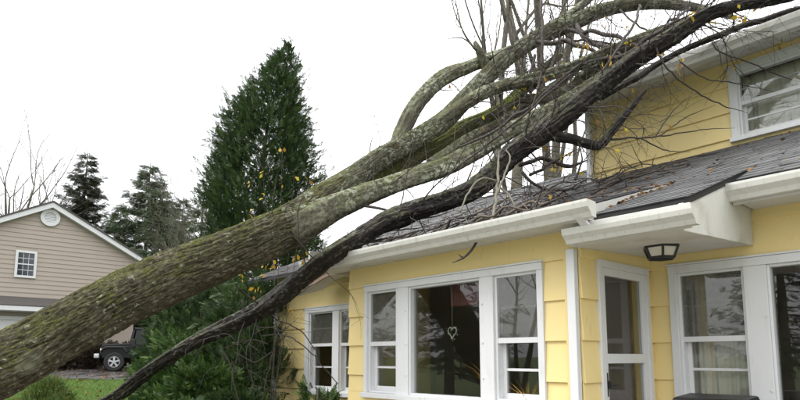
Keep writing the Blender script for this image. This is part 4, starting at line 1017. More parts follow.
# round vent
vc = onX(50, 218, XN)
def ring(r0, r1, d0, d1):
    mb = MB(); K = 28
    for k in range(K):
        a, b_ = 2*math.pi*k/K, 2*math.pi*(k+1)/K
        P = lambda r, an, d: (XN+d, vc[1]+r*math.cos(an), vc[2]+r*math.sin(an))
        mb.prism([P(r0, a, d0), P(r1, a, d0), P(r1, b_, d0), P(r0, b_, d0)], [P(r0, a, d1), P(r1, a, d1), P(r1, b_, d1), P(r0, b_, d1)])
    return mb
vent = nb(ring(.25, .40, .03, .12), 'gable_vent', M['white'])
for k in range(7):
    zz = vc[2]-.22+k*.07; h_ = math.sqrt(max(.0, .26**2-(zz-vc[2])**2))
    nb(MB().prism([(XN+.05, vc[1]-h_, zz-.03), (XN+.085, vc[1]-h_, zz-.03), (XN+.06, vc[1]-h_, zz+.03), (XN+.05, vc[1]-h_, zz+.03)], [(XN+.05, vc[1]+h_, zz-.03), (XN+.085, vc[1]+h_, zz-.03), (XN+.06, vc[1]+h_, zz+.03), (XN+.05, vc[1]+h_, zz+.03)]), 'louvre', M['white'], vent)
# window with grid
mb = MB()
mb.mbox(mN, wy0-.1, wy0, .0, .09, wz0-.1, wz1+.1).mbox(mN, wy1, wy1+.1, 0, .09, wz0-.1, wz1+.1).mbox(mN, wy0, wy1, 0, .09, wz1, wz1+.1).mbox(mN, wy0, wy1, 0, .09, wz0-.1, wz0)
nwin = nb(mb, 'window', M['white'])
M['dark_glass'] = simple('dark_window_glass', (.035, .045, .055), .08, .2, 2, spec=.8)
zm_ = (wz0+wz1)/2
nb(MB().mbox(mN, wy0, wy1, .02, .07, zm_-.025, zm_+.025), 'meeting_rail', M['white'], nwin)
for a, b_ in ((wz0, zm_-.025), (zm_+.025, wz1)):
    for k in range(3):
        for j in range(2):
            y0_, y1_ = wy0+(wy1-wy0)*k/3, wy0+(wy1-wy0)*(k+1)/3; z0_, z1_ = a+(b_-a)*j/2, a+(b_-a)*(j+1)/2
            nb(MB().mbox(mN, y0_+.011, y1_-.011, .022, .03, z0_+.011, z1_-.011), 'pane', M['dark_glass'], nwin)
    mb = MB()
    for k in (1, 2): yy = wy0+(wy1-wy0)*k/3; mb.mbox(mN, yy-.008, yy+.008, .02, .045, a, b_)
    for k in range(3): mb.mbox(mN, wy0+(wy1-wy0)*k/3+.011, wy0+(wy1-wy0)*(k+1)/3-.011, .02, .044, (a+b_)/2-.011, (a+b_)/2+.011)
    nb(mb, 'muntin', M['white'], nwin)
# pent roof over the garage door
pz = onX(0, 295.5, XN)[2]; pz2 = onX(0, 304, XN+.7)[2]
A = [(XN+.02, Yl, pz), (XN+.75, Yl, pz2), (XN+.75, Yl, pz2-.04), (XN+.02, Yl, pz-.04)]
nb(MB().prism(A, [(x, Yr-.4, z) for x, y, z in A]), 'pent_roof', M['shingle_far'])
nb(MB().box(XN+.62, XN+.74, Yl, Yr-.42, pz2-.24, pz2-.045), 'pent_fascia', M['white'])
nb(MB().box(XN+.02, XN+.62, Yl, Yr-.42, pz2-.26, pz2-.2), 'pent_soffit', M['white'])
gd = onX(27, 330, XN)
gr = nb(MB().mbox(mN, Ya-half+.6, gd[1]+.12, .02, .06, pz2-.62, pz2-.46).mbox(mN, gd[1], gd[1]+.12, .02, .06, zg-.2, pz2-.62), 'garage_door', M['white'])
for k in range(4):
    z0_ = zg+.02+k*(pz2-.64-zg)/4; z1_ = zg+.02+(k+1)*(pz2-.64-zg)/4-.015
    nb(MB().mbox(mN, Ya-half+.6, gd[1]-.01, .012, .035, z0_, z1_), 'door_panel', M['white'], gr)
    for j in range(4):
        w_ = (gd[1]-.01-(Ya-half+.6))/4; y0_ = Ya-half+.6+j*w_
        nb(MB().mbox(mN, y0_+.1, y0_+w_-.1, .035, .05, z0_+.1, z1_-.1), 'door_panel', M['white'], gr, .01)

# ------------------------------------------------------------------ the black off-road car
def car():
    px = dep(114, 363, 25.0); gz_ = float(ground_z(px[0], px[1]))+.05
    hd = -RT*math.cos(rad(22))-FD*math.sin(rad(22)); lf = np.array([-hd[1], hd[0]])       # forward, left
    org = np.array([px[0], px[1]])-hd*1.25-lf*.78
    c = thing('parked_car', 'black boxy off-road car with silver wheels on the wet driveway', 'car', (org[0], org[1], gz_))
    c.rotation_euler = (0, 0, math.atan2(hd[1], hd[0]))
    paint = simple('black_car_paint', (.006, .006, .007), .3, .1, 3, spec=.35); paint.node_tree.nodes['Principled BSDF'].inputs['Coat Weight'].default_value = .05
    plast = simple('black_plastic', (.010, .010, .0105), .6, .2, 20); tyre = simple('tyre_rubber', (.018, .018, .018), .8, .2, 15)
    rim = simple('alloy_rim', (.55, .56, .58), .3, .05, 5, metal=.6); lamp = simple('headlight_glass', (.75, .75, .72), .1, .03, 5)
    def pz(poly, y0, y1, name, mat, bev=.02, parent=c):
        return MB().prism([(x, y0, z) for x, z in poly], [(x, y1, z) for x, z in poly]).build(name, mat, parent, bev)
    body = pz([(-1.95, .55), (1.75, .55), (1.75, 1.02), (.62, 1.08), (.60, 1.12), (-1.95, 1.12)], -.72, .72, 'body', paint, .04)
    pz([(.62, 1.06), (1.76, 1.01), (1.78, 1.10), (1.6, 1.15), (.62, 1.20)], -.62, .62, 'hood', paint, .04)
    pz([(1.75, .62), (1.80, .62), (1.79, 1.08), (1.75, 1.08)], -.58, .58, 'grille', plast, .01)
    for k in range(7): MB().box(1.795, 1.81, -.36+k*.12-.02, -.36+k*.12+.02, .72, 1.0).build('grille_slot', rim, c)
    for s_ in (-1, 1):
        y0, y1 = (s_*.62, s_*.90) if s_ > 0 else (s_*.90, s_*.62)
        pz([(.72, .80), (.86, 1.06), (1.62, 1.05), (1.80, .86), (1.80, .80), (1.66, .92), (1.52, .97), (.95, .97), (.82, .80)], y0, y1, 'fender', plast, .025)
        pz([(-1.72, .80), (-1.60, 1.04), (-.86, 1.04), (-.70, .80), (-.80, .80), (-.95, .96), (-1.5, .96), (-1.62, .80)], y0, y1, 'fender', plast, .025)
        d = pz([(-.72, .62), (.55, .62), (.55, 1.16), (-.72, 1.16)], s_*.722 if s_ > 0 else -.75, .75 if s_ > 0 else -.722, 'door', paint, .015)
        MB().box(-.6, -.45, s_*.76-.012, s_*.76+.012, 1.0, 1.035).build('handle', plast, d)
        MB().box(.45, .60, s_*.92-.09, s_*.92+.09, 1.02, 1.36).build('mirror', plast, c, .03)
        mb = MB(); K = 18                                        # round headlights
        mb.prism([(1.79, s_*.47+.10*math.cos(2*math.pi*k/K), .88+.10*math.sin(2*math.pi*k/K)) for k in range(K)], [(1.825, s_*.47+.085*math.cos(2*math.pi*k/K), .88+.085*math.sin(2*math.pi*k/K)) for k in range(K)]); mb.build('headlight', lamp, c)
        MB().box(1.72, 1.80, s_*.76-.07, s_*.76+.07, .87, .93).build('turn_signal', lamp, c, .01)
        for x in (.62, -.15, -.85, -1.85): MB().prism([(x, s_*.69-.03, 1.12), (x+.08, s_*.69-.03, 1.12), (x+.08, s_*.69+.02, 1.12), (x, s_*.69+.02, 1.12)], [(x-.12*(x > .5), s_*.62-.03, 1.78), (x-.12*(x > .5)+.08, s_*.62-.03, 1.78), (x-.12*(x > .5)+.08, s_*.62+.02, 1.78), (x-.12*(x > .5), s_*.62+.02, 1.78)]).build('pillar', paint, c)
        for a, b_ in ((-.07, .50), (-.77, -.16), (-1.77, -.86)): MB().prism([(a, s_*.68-.005, 1.14), (b_+.03, s_*.68-.005, 1.14), (b_+.03, s_*.68+.005, 1.14), (a, s_*.68+.005, 1.14)], [(a, s_*.62-.005, 1.76), (b_-.05, s_*.62-.005, 1.76), (b_-.05, s_*.62+.005, 1.76), (a, s_*.62+.005, 1.76)]).build('window', M['car_glass'], c)
    pz([(.50, 1.77), (.56, 1.86), (-1.9, 1.86), (-1.95, 1.77)], -.66, .66, 'roof', plast, .03)
    MB().prism([(.70, -.62, 1.14), (.72, -.62, 1.14), (.60, -.57, 1.76), (.58, -.57, 1.76)], [(.70, .62, 1.14), (.72, .62, 1.14), (.60, .57, 1.76), (.58, .57, 1.76)]).build('windshield', M['car_glass'], c)
    MB().box(1.80, 2.02, -.80, .80, .52, .72).build('bumper', plast, c, .03)
    MB().box(1.83, 2.03, .60, .82, .56, .74).build('bumper_cap', rim, c, .03)
    MB().box(-2.08, -1.96, -.8, .8, .52, .70).build('bumper', plast, c, .03)
    for wx in (1.25, -1.22):
        for s_ in (-1, 1):
            mb = MB(); K = 30
            prof = [(.22, -.115), (.36, -.115), (.395, -.08), (.395, .08), (.36, .115), (.22, .115)]
            cy = s_*.78
            for (r0, a0), (r1, a1) in zip(prof, prof[1:]+prof[:1]):
                for k in range(K):
                    p, q = 2*math.pi*k/K, 2*math.pi*(k+1)/K
                    mb.add([(wx+r0*math.cos(p), cy+a0, .395+r0*math.sin(p)), (wx+r0*math.cos(q), cy+a0, .395+r0*math.sin(q)), (wx+r1*math.cos(q), cy+a1, .395+r1*math.sin(q)), (wx+r1*math.cos(p), cy+a1, .395+r1*math.sin(p))], [(0, 1, 2, 3)])
            w_ = mb.build('wheel', tyre, c, 0, True)
            mb = MB(); yo = cy+s_*.085
            for k in range(K):
                p, q = 2*math.pi*k/K, 2*math.pi*(k+1)/K
                P = lambda r, an, yy: (wx+r*math.cos(an), yy, .395+r*math.sin(an))
                mb.prism([P(.205, p, yo-.03), P(.24, p, yo-.03), P(.24, q, yo-.03), P(.205, q, yo-.03)], [P(.205, p, yo+.03), P(.24, p, yo+.03), P(.24, q, yo+.03), P(.205, q, yo+.03)])
            for k in range(5):
                an = 2*math.pi*k/5+.3; d_ = .36
                mb.prism([P(.04, an-d_*2, yo-.02), P(.215, an-d_*.62, yo-.02), P(.215, an+d_*.62, yo-.02), P(.04, an+d_*2, yo-.02)], [P(.04, an-d_*2, yo+.02), P(.215, an-d_*.55, yo+.015), P(.215, an+d_*.55, yo+.015), P(.04, an+d_*2, yo+.02)])
            mb.prism([P(.07, 2*math.pi*k/12, yo-.02) for k in range(12)], [P(.06, 2*math.pi*k/12, yo+.03) for k in range(12)])
            mb.build('rim', rim, w_)
            MB().prism([P(.22, 2*math.pi*k/20, yo-.05) for k in range(20)], [P(.22, 2*math.pi*k/20, yo-.035) for k in range(20)]).build('brake_disc', tyre, w_)
car()

# ------------------------------------------------------------------ foliage
def spray_template(n=9, L=1.0, w=.11):
    """a flat fan-like evergreen spray of n leaflets"""
    V = []; F = []
    for i in range(n):
        t_ = i/(n-1); b = len(V)
        s_ = -1 if i % 2 else 1
        o = np.array([0, .12+.75*t_, 0]); a = s_*(1.05-.75*t_)*(0 if i == n-1 else 1); l = .38*(1-.35*t_)
        d = np.array([math.sin(a), math.cos(a), .12*math.sin(i*2.1)]); q = np.array([d[1], -d[0], 0])*w*.5
        V += [o-q*.6, o+d*l*.5+q+np.array([0, 0, .02]), o+d*l, o+d*l*.5-q]
        F += [(b, b+1, b+2, b+3)]
    b = len(V); V += [np.array([-.012, 0, 0]), np.array([.012, 0, 0]), np.array([.006, .9, 0]), np.array([-.006, .9, 0])]; F += [(b, b+1, b+2, b+3)]
    return np.array(V)*L, np.array(F)
def scatter(tv, tf, P, D, S, seed, roll=.6):
    """instances of a template merged into one mesh: P points, D directions (template +Y), S sizes"""
    rs = np.random.default_rng(seed); P, D = np.asarray(P, float), np.asarray(D, float)
    D = D/np.linalg.norm(D, axis=1)[:, None]
    up = np.tile([0, 0, 1.], (len(P), 1))+rs.normal(0, roll, (len(P), 3)); X = np.cross(D, up); X /= np.linalg.norm(X, axis=1)[:, None]+1e-9; Z = np.cross(X, D)
    V = (tv[None, :, 0, None]*X[:, None]+tv[None, :, 1, None]*D[:, None]+tv[None, :, 2, None]*Z[:, None])*np.asarray(S)[:, None, None]+P[:, None]
    F = tf[None]+(np.arange(len(P))*len(tv))[:, None, None]
    R = np.repeat(rs.uniform(0, 1, len(P)), len(tv))
    R = np.clip(R+rs.normal(0, .08, len(R)), 0, 1)
    return V.reshape(-1, 3), F.reshape(-1, tf.shape[1]), R
SPV, SPF = spray_template(11)
def column_tree(name, label, cat, x, y, h, rad_fn, n, size, mat, seed, group=None, z0=None, trunk_r=.12, clump=26, lean=(0, 0), lean_fn=lambda u: u):
    """evergreen with upright sprays grouped in clumps"""
    rs = np.random.default_rng(seed); gz_ = float(ground_z(x, y)) if z0 is None else z0
    t_ = thing(name, label, cat, (x, y, gz_), group)
    P = []; D = []
    nc = n//clump
    for k in range(nc):
        while True:                                   # even foliage density: fewer clumps where the crown is narrow
            u = rs.uniform(0, 1)**.8; a = rs.uniform(0, 2*math.pi)
            if rs.random() < .06+(rad_fn(u, a)/rad_fn(.3, a))**1.3: break
        r = rad_fn(u, a)*rs.uniform(.35, 1.0)**.5
        c = np.array([r*math.cos(a)+lean[0]*lean_fn(u), r*math.sin(a)+lean[1]*lean_fn(u), u*h]); out = np.array([math.cos(a), math.sin(a), rs.uniform(.3, 1.6)])
        cs = .05*h**.5*rs.uniform(.6, 1.5)*min(1, .25+rad_fn(u, a)*1.1)
        for j in range(clump):
            q = c+np.clip(rs.normal(0, 1, 3), -1.3, 1.3)*cs*np.array([1, 1, 1.7]); P.append(q); D.append(out+rs.normal(0, .5, 3))
    P = np.array(P); P[:, 2] = np.maximum(P[:, 2], .05)
    V, F, R = scatter(SPV, SPF, P, D, rs.uniform(.6, 1.3, len(P))*size, seed)
    mesh_np('crown', V, [F], mat, t_, attr={'rnd': R})
    T = Tubes(); T.add(np.array([[x, y, gz_-.1, trunk_r], [x+lean[0]*lean_fn(.45), y+lean[1]*lean_fn(.45), gz_+h*.45, trunk_r*.65], [x+lean[0]*lean_fn(.75), y+lean[1]*lean_fn(.75), gz_+h*.75, trunk_r*.3], [x+lean[0]*lean_fn(.97), y+lean[1]*lean_fn(.97), gz_+h*.97, .012]]), .2, 10)
    for k in range(50 if h > 4 else 12):
        u = rs.uniform(.05, .9); a = rs.uniform(0, 6.28); r = rad_fn(u, a)*.85; zz = gz_+u*h
        bx, by = x+lean[0]*lean_fn(u), y+lean[1]*lean_fn(u)
        T.add(np.array([[bx, by, zz-.25*r, .02], [bx+r*.6*math.cos(a), by+r*.6*math.sin(a), zz, .012], [bx+r*math.cos(a), by+r*math.sin(a), zz+.25*r, .004]]), .15, 5)
    T.build('trunk', M['bark_far'] if h > 4 else M['twig'], t_); return t_
# tall dark cedar behind the trunk
def cone_r(R, base=.1, top=.02, p=.8, wob=.18, s=1.0): return lambda u, a: R*((1-u)**p*(1-base*math.exp(-u*9)*4)+top)*(1+wob*math.sin(3*a+s*9+u*7)+wob*.7*math.sin(u*23+a*2+s))
p = dep(256, 330, 13.5)
def cedar_r(u, a): return np.interp(u, [0, .3, .55, .68, .78, .87, .94, 1], [1.15, 1.30, 1.24, 1.08, .82, .52, .25, .03])*(1+.10*math.sin(3*a+u*9)+.12*math.sin(u*31+a*2)+.1*math.sin(u*57+a*5))
column_tree('cedar_tree', 'tall dense dark green cedar rising behind the mossy trunk', 'tree', p[0], p[1], 8.75, cedar_r, 30000, .17, M['cedar'], 21, lean=(RT[0], RT[1]), clump=13, lean_fn=lambda u: float(np.interp(u, [0, .65, .78, .87, 1], [0, 0, .14, .32, .60])))
# evergreen shrubs under the trunk, in front of the recessed wall
shr = [(178, 388, 9.2, 1.75, .72, 'glossy green evergreen shrub nearest the driveway under the trunk'), (205, 392, 8.0, 1.35, .70, 'bright green evergreen shrub below the middle of the dark trunk'), (182, 395, 7.0, .98, .55, 'low feathery green shrub in front, under the thin dark trunk'),
       (240, 380, 9.3, 2.5, .85, 'dark tall evergreen shrub beside the left house corner'), (200, 330, 10.8, 2.9, 1.0, 'shadowed evergreen bush behind the shrubs under the trunk'), (272, 330, 12.2, 3.0, .9, 'evergreen bush beyond the left end of the yellow house'), (176, 350, 11.5, 2.3, .75, 'dense dark bush right of the parked car'), (240, 398, 7.6, 1.05, .6, 'small dark fern-like shrub by the house corner')]
for k, (a, b_, d, h_, r_, lab) in enumerate(shr):
    q = dep(a, b_, d)
    column_tree('evergreen_shrub', lab, 'shrub', q[0], q[1], h_, (lambda R, kk: lambda u, an: R*(math.sqrt(max(0, 1-(u*1.02-.12)**2))*.95)*(1+.16*math.sin(3*an+kk)+.1*math.sin(u*15+an)))(r_, k), 7000 if d < 9 else 4200, .105 if d < 9 else .15, M['shrub'] if k in (0, 1, 2) else M['cedar'], 40+k, 'evergreen shrubs under the fallen trunk', trunk_r=.03, clump=14)
M['bed'] = leaf_mat('leafy_bank', [(.025, .018, .014), (.045, .03, .022), (.07, .045, .03), (.035, .045, .015)])
for k, (a, d) in enumerate([(52, 26.3), (78, 26.6), (102, 26.9), (126, 27.2)]):
    q = dep(a, 360, d)
    column_tree('low_bush', ['leftmost dark brown bush along the tan wall, under the trunk', 'dark brown bush along the tan wall just left of the car', 'dark brown bush along the tan wall behind the car bonnet', 'dark brown bush along the tan wall behind the car cabin'][k], 'bush', q[0], q[1], 1.15, lambda u, an: .85*math.sqrt(max(.02, 1-u*u)), 900, .3, M['bed'], 90+k, 'low bushes along the tan wall', trunk_r=.02, clump=10)
q = dep(318, 402, 7.9)
column_tree('garden_plant', 'small bright green plant under the left house window', 'plant', q[0], q[1], 1.12, lambda u, an: .28*(1-.3*u), 500, .14, M['shrub'], 77, trunk_r=.015, clump=10)

def conifer(name, label, x, y, h, R, mat, seed, dens=1.0, sparse=.0, droop=.3, group='distant conifers', needle=.30):
    """spruce: whorls of drooping boughs carrying hanging needle sprays"""
    rs = np.random.default_rng(seed); gz_ = float(ground_z(x, y)); t_ = thing(name, label, 'tree', (x, y, gz_), group)
    T = Tubes(); T.add(np.array([[x, y, gz_-.2, .22], [x, y, gz_+h*.5, .13], [x+.1, y, gz_+h, .02]]), .5, 8)
    P = []; D = []; z = h*.10
    while z < h*.985:
        u = z/h; L = R*(1-u)**.85*rs.uniform(.75, 1.15)+.12
        for k in range(int(rs.integers(4, 7))):
            if rs.random() < sparse: continue
            a = rs.uniform(0, 6.28); l = L*rs.uniform(.55, 1.15); n = max(3, int(l/.16*dens)); pts = []
            for i in range(n+1):
                t2 = i/n; pts.append([l*t2*math.cos(a), l*t2*math.sin(a), z-droop*l*t2*(1-.75*t2)+.22*l*t2**2.2*(1 if u > .3 else .6)])
            pts = np.array(pts)
            T.add(np.c_[pts[[0, n//2, n]]+np.array([x, y, gz_]), [.03*(1-u)+.008, .015, .005]], .3, 4, smooth_in=3)
            for i in range(1, n+1):
                for j in range(3):
                    P.append(pts[i]+rs.normal(0, .05, 3)); s_ = rs.choice([-1, 1]); D.append([math.cos(a+s_*rs.uniform(.3, 1.1)), math.sin(a+s_*rs.uniform(.3, 1.1)), rs.uniform(-.7, .25)])
        z += rs.uniform(.22, .42)*(h/14)**.5
    V, F, Rn = scatter(SPV, SPF, P, D, rs.uniform(.6, 1.3, len(P))*needle*(h/14)**.5*1.6, seed)
    mesh_np('crown', V, [F], mat, t_, attr={'rnd': Rn}); T.build('trunk', M['bark_far'], t_); return t_
def at_ground(px, d): q = dep(px, 350, d); return q[0], q[1]
def top_h(px, py, d): q = dep(px, py, d); return q[2]-float(ground_z(q[0], q[1]))
x, y = at_ground(74, 47); conifer('spruce_tree', 'thin scraggly spruce behind the tan gable roof', x, y, top_h(74, 150, 47), 5.0, M['spruce_thin'], 3, 1.3, .06, .42)
x, y = at_ground(140, 40); conifer('spruce_tree', 'fuller green spruce just right of the tan gable roof', x, y, top_h(139, 162, 40), 5.6, M['pine'], 5, 1.5, .0, .28)
x, y = at_ground(152, 36); conifer('pine_tree', 'bushy lighter green pine at the right eave of the tan house', x, y, top_h(158, 188, 36), 3.2, M['pine'], 15, 1.1, 0, .1, group=None)
x, y = at_ground(196, 32); conifer('pine_tree', 'pale green pine partly hidden behind the big cedar', x, y, top_h(196, 200, 32), 2.8, M['pine'], 16, 1, .05, .15, group=None)
x, y = at_ground(225, 40); conifer('spruce_tree', 'low distant spruce seen under the mossy trunk', x, y, 8.2, 3.4, M['spruce'], 17, 1, 0, .2)
x, y = at_ground(300, 26); conifer('spruce_tree', 'dark spruce behind the left end of the yellow house', x, y, top_h(306, 205, 26), 2.2, M['spruce'], 18, 1.1, 0, .2)

def bare_tree(name, label, x, y, h, seed, stems=1, r0=.16, mat='bark_far', spread=.5, group=None, lean=(0, 0), levels=4, z0=None):
    rs = np.random.default_rng(seed); gz_ = float(ground_z(x, y)) if z0 is None else z0; t_ = thing(name, label, 'tree', (x, y, gz_), group)
    T = Tubes(); B = Tubes()
    def br(p, d, L, r, lvl):
        n = 6; P = [[*p, r]]; q = p.copy(); kids = []
        for i in range(n):
            d = d+rs.normal(0, .10+.03*lvl, 3)+np.array([0, 0, .05]); d /= np.linalg.norm(d); q = q+d*L/n
            P.append([*q, max(r*(1-.72*(i+1)/n), .004)])
            if i >= (2 if lvl == 0 else 1):
                for _ in range(1 if lvl < 2 else int(rs.integers(0, 2))): kids.append((q.copy(), d.copy(), P[-1][3]))
        (T if lvl == 0 else B).add(np.array(P), max(.12, L/14), 10 if lvl == 0 else (6 if lvl == 1 else 4), smooth_in=3)
        if lvl < levels-1:
            kids.append((q.copy(), d.copy(), P[-1][3]))
            for kp, kd, kr in kids:
                ax = rs.normal(0, 1, 3); ax -= kd*(ax@kd); ax /= np.linalg.norm(ax)
                br(kp, kd+ax*rs.uniform(.45, 1.0)*(spread*2), L*rs.uniform(.38, .62), kr*.62, lvl+1)
    for s_ in range(stems):
        a = 2*math.pi*s_/max(1, stems)+rs.uniform(0, 1); o = np.array([math.cos(a), math.sin(a), 0])*(.25 if stems > 1 else 0)
        br(np.array([x, y, gz_-.1])+o, np.array([lean[0]+o[0]*.25, lean[1]+o[1]*.25, 1.0]), h*.62*rs.uniform(.85, 1.1), r0*rs.uniform(.8, 1.1), 0)
    T.build('trunk', M[mat], t_); B.build('branches', M[mat], t_, kind='stuff'); return t_
x, y = at_ground(-10, 44); bare_tree('bare_tree', 'leafless tree at the far left behind the tan roof', x, y, 20, 8, 4, .24, lean=(RT[0]*.2, RT[1]*.2))
x, y = at_ground(28, 50); bare_tree('bare_tree', 'leafless thin tree behind the tan roof ridge', x, y, 19, 9, 4, .22)
x, y = at_ground(183, 30); bare_tree('bare_tree', 'small leafless sapling left of the big cedar', x, y, 10.5, 10, 4, .08)
x, y = at_ground(205, 34); bare_tree('bare_tree', 'thin leafless brush tree behind the cedar edge', x, y, 11, 13, 4, .08)
for k, (a, d, lab) in enumerate([(505, 17, 'leftmost grey stem of the bare trees behind the house'), (517, 17.6, 'thickest lichen grey stem of the bare trees behind the house'), (528, 18.2, 'slim stem right of the thickest bare tree behind the house'), (556, 19, 'leaning rightmost bare tree behind the house roof')]):
    x, y = at_ground(a, d); bare_tree('bare_tree', lab, x, y, 30, 30+k, 1, [.19, .27, .20, .18][k], spread=.24, group='bare trees behind the yellow house', lean=(RT[0]*[-.01, 0, .02, .06][k], RT[1]*[-.01, 0, .02, .06][k]), levels=3)
x, y = at_ground(545, 21); bare_tree('bare_tree', 'thin forked bare tree between the stems behind the house', x, y, 26, 36, 3, .13, spread=.3, levels=3)
x, y = at_ground(176, 44); conifer('pine_tree', 'soft grey green pine between the fuller spruce and the cedar', x, y, top_h(176, 196, 44), 3.2, M['pine'], 25, 1.3, 0, .2, group=None)
x, y = at_ground(112, 52); conifer('spruce_tree', 'low distant spruce in the gap between the two taller spruces', x, y, top_h(112, 205, 52), 3.4, M['spruce_thin'], 26, 1.1, 0, .3)
x, y = at_ground(192, 26); bare_tree('bare_tree', 'wispy leafless shrub tree against the left edge of the cedar', x, y, 8.6, 14, 5, .05)
# thin weeds with yellow leaves growing behind the trunk by the cedar
q = dep(268, 330, 7.4)
tw = thing('sapling', 'thin sapling with a few yellow leaves in front of the cedar', 'sapling', (q[0], q[1], float(ground_z(q[0], q[1]))))
T = Tubes(); tips = []
for k in range(5):
    e = dep(250+k*14+R2.normal(0, 4), 168+abs(k-2)*9+R2.normal(0, 8), 7.4+R2.normal(0, .2)); b0_ = np.array([q[0]+R2.normal(0, .08), q[1]+R2.normal(0, .08), float(ground_z(q[0], q[1]))-.03]); md = (b0_*.45+e*.55)+R2.normal(0, .08, 3)
    T.add(np.array([[*b0_, .005], [*md, .004], [*e, .0015]]), .08, 5); tips += [e, md*.4+e*.6, md*.2+e*.8]
T.build('stems', M['twig'], tw); put_cards('leaves', [t_+R2.normal(0, .03, 3) for t_ in tips for _ in range(2)], M['leaf'], tw, 'stuff', size=.075, jit=.6, seed=8, updir=np.array([0, 0, -1.]))

# trees across the street behind the camera (seen only in the window panes)
back = [(-16, -9, 0), (-22, -4.5, 1), (-11, -13, 1), (-26, -12, 0), (-7, -16, 0), (-18, -16, 1), (-31, -7, 1), (-3, -19, 1)]
for k, (x, y, t2) in enumerate(back):
    where = ['nearest left', 'far left', 'left of middle', 'behind the first', 'right of middle', 'middle back row', 'leftmost back row', 'rightmost'][k]
    if t2: bare_tree('street_tree', 'bare street tree, %s, mirrored in the windows' % where, x, y, 13, 60+k, 2, .16, group='trees across the street')
    else: conifer('street_conifer', 'dark street conifer, %s, mirrored in the windows' % where, x, y, 10, 3.0, M['spruce'], 70+k, .6, 0, .25, group='trees across the street')

# ------------------------------------------------------------------ lawn
def in_view_ground(n, px0, px1, f0, f1, rs):
    f = np.sqrt(rs.uniform(f0**2, f1**2, n)); px = rs.uniform(px0, px1, n)
    x = RT[0]*(px-PPX)/FPX*f+FD[0]*f; y = RT[1]*(px-PPX)/FPX*f+FD[1]*f; return np.stack([x, y, ground_z(x, y)-.005], 1)
rs = np.random.default_rng(3)
P = in_view_ground(42000, -30, 165, 10.5, 21.25, rs)
D_ = np.tile([0, 0, 1.], (len(P), 1))+rs.normal(0, .45, (len(P), 3)); D_[:, 2] = np.abs(D_[:, 2])+.2
GV = np.array([(-.06, 0, 0), (.06, 0, 0), (.05, .55, .06), (-.05, .55, .06), (0, 1, .22)]); GF3 = np.array([(0, 1, 2), (0, 2, 3), (3, 2, 4)])
V, F, R = scatter(GV, GF3, P, D_, rs.uniform(.05, .12, len(P)), 4, 2)
tag(mesh_np('lawn_grass', V, [F], M['grass'], attr={'rnd': R}), 'short wet green lawn grass beside the driveway', 'grass', kind='stuff')
P = in_view_ground(900, -30, 165, 10.5, 27, rs); P[:, 2] += .06
o = put_cards('lawn_leaf_litter', P, M['litter'], size=.10, jit=.4, seed=9, updir=np.tile([1., .3, .1], (len(P), 1))); tag(o, 'brown fallen leaves on lawn and driveway', 'leaf litter', kind='stuff')
# grassy mound below the trunk
mp_ = dep(48, 395, 9.0); mzg = float(ground_z(mp_[0], mp_[1]))
mo = thing('grass_mound', 'rounded overgrown grass mound below the trunk near the lawn', 'mound', (mp_[0], mp_[1], mzg))
K, L = 28, 10; V = [(0, 0, 1.02)]; F = []
for i in range(1, L):
    for k in range(K):
        a = 2*math.pi*k/K; r = .62*i/(L-1); zz = 1.02*math.cos(i/(L-1)*math.pi/2)**.8*(1+.06*math.sin(a*3))-(.1 if i == L-1 else 0); V.append((r*math.cos(a)*(1+.1*math.sin(2*a)), r*math.sin(a), zz))
for k in range(K): F.append((0, 1+k, 1+(k+1) % K, 1+(k+1) % K))
tri = [(0, 1+k, 1+(k+1) % K) for k in range(K)]
quad = [(1+(i-1)*K+k, 1+i*K+k, 1+i*K+(k+1) % K, 1+(i-1)*K+(k+1) % K) for i in range(1, L-1) for k in range(K)]
mesh_np('soil', V, [np.array(quad), np.array(tri)], M['ground'], mo, smooth=True)
VA = np.array(V); n = 5200; i = rs.integers(0, len(VA)-K, n); P = VA[i]*1.0+rs.normal(0, .05, (n, 3)); D_ = P*np.array([1, 1, .4])+rs.normal(0, .35, (n, 3))+np.array([0, 0, .35])
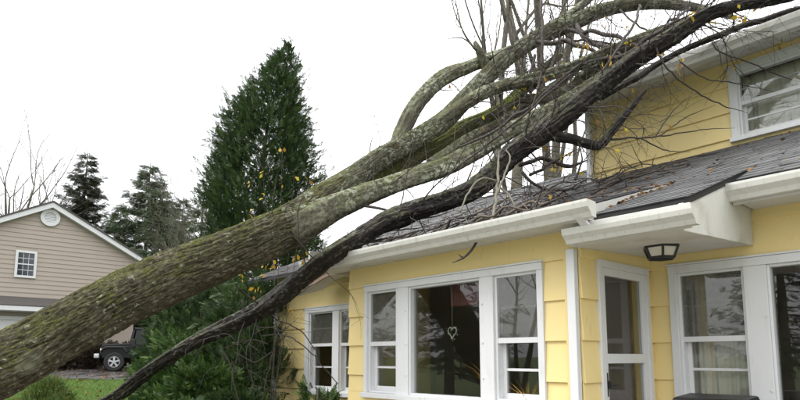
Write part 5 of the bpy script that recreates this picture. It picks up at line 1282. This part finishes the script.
V, F, R = scatter(GV, GF3, P, D_, rs.uniform(.05, .13, n), 8, 2); tag(mesh_np('grass', V, [F], M['drygrass'], mo, attr={'rnd': R}), kind='stuff')

# heart ornament hanging behind the picture pane
hx, hz = xa(448), float(onY(448, 332, YA)[2])
ho = thing('heart_ornament', 'small pale wire heart ornament hanging behind the bay picture pane', 'ornament', (hx, YA+.06, hz))
pts = []
for k in range(25):
    t_ = 2*math.pi*k/24; pts.append([.0033*16*math.sin(t_)**3, 0, .0036*(13*math.cos(t_)-5*math.cos(2*t_)-2*math.cos(3*t_)-math.cos(4*t_)), .006])
T = Tubes(); P = np.array(pts); P[:, :3] += np.array([hx, YA+.06, hz]); T.add(P, .01, 8, smooth_in=3)
T.add(np.array([[hx, YA+.06, hz+.03, .0015], [hx, YA+.06, hz+.3, .0015], [hx, YA+.05, bz1-.085, .0015]]), .05, 5); T.build('wire', M['silverleaf'], ho)
hl = [p[:3]+R2.normal(0, .012, 3) for p in P for _ in range(2)]
put_cards('dried_flowers', hl, M['silverleaf'], ho, None, size=.018, jit=.5, seed=12)

# dark barbecue lid on the porch below the right window
bx_, by_ = onY(726, 396, 4.45)[:2]
bb = thing('barbecue', 'black covered barbecue grill below the right front window', 'barbecue', (bx_, by_, .28))
zt = float(onY(724, 395, 4.45)[2])-.28
mb = MB(); prof = [(-.24, zt-.30), (-.24, zt-.12), (-.17, zt-.02), (.12, zt), (.2, zt-.06), (.24, zt-.2), (.24, zt-.3)]
mb.prism([(-.30, y, z) for y, z in prof], [(.17, y, z) for y, z in prof]); mb.build('lid', M['black_metal'], bb, .02)
mb = MB().box(-.3, .17, -.24, .24, zt-.48, zt-.305); mb.build('firebox', M['black_metal'], bb, .02)
for a, b_ in ((-.26, -.2), (.13, -.2), (-.26, .2), (.13, .2)): MB().box(a-.02, a+.02, b_-.02, b_+.02, 0, zt-.48).build('leg', M['black_metal'], bb)
mb = MB().box(-.22, -.19, -.28, -.2, zt-.16, zt-.13).box(.06, .09, -.28, -.2, zt-.16, zt-.13).box(-.26, .13, -.31, -.28, zt-.165, zt-.125); mb.build('handle', M['black_metal'], bb, .008)
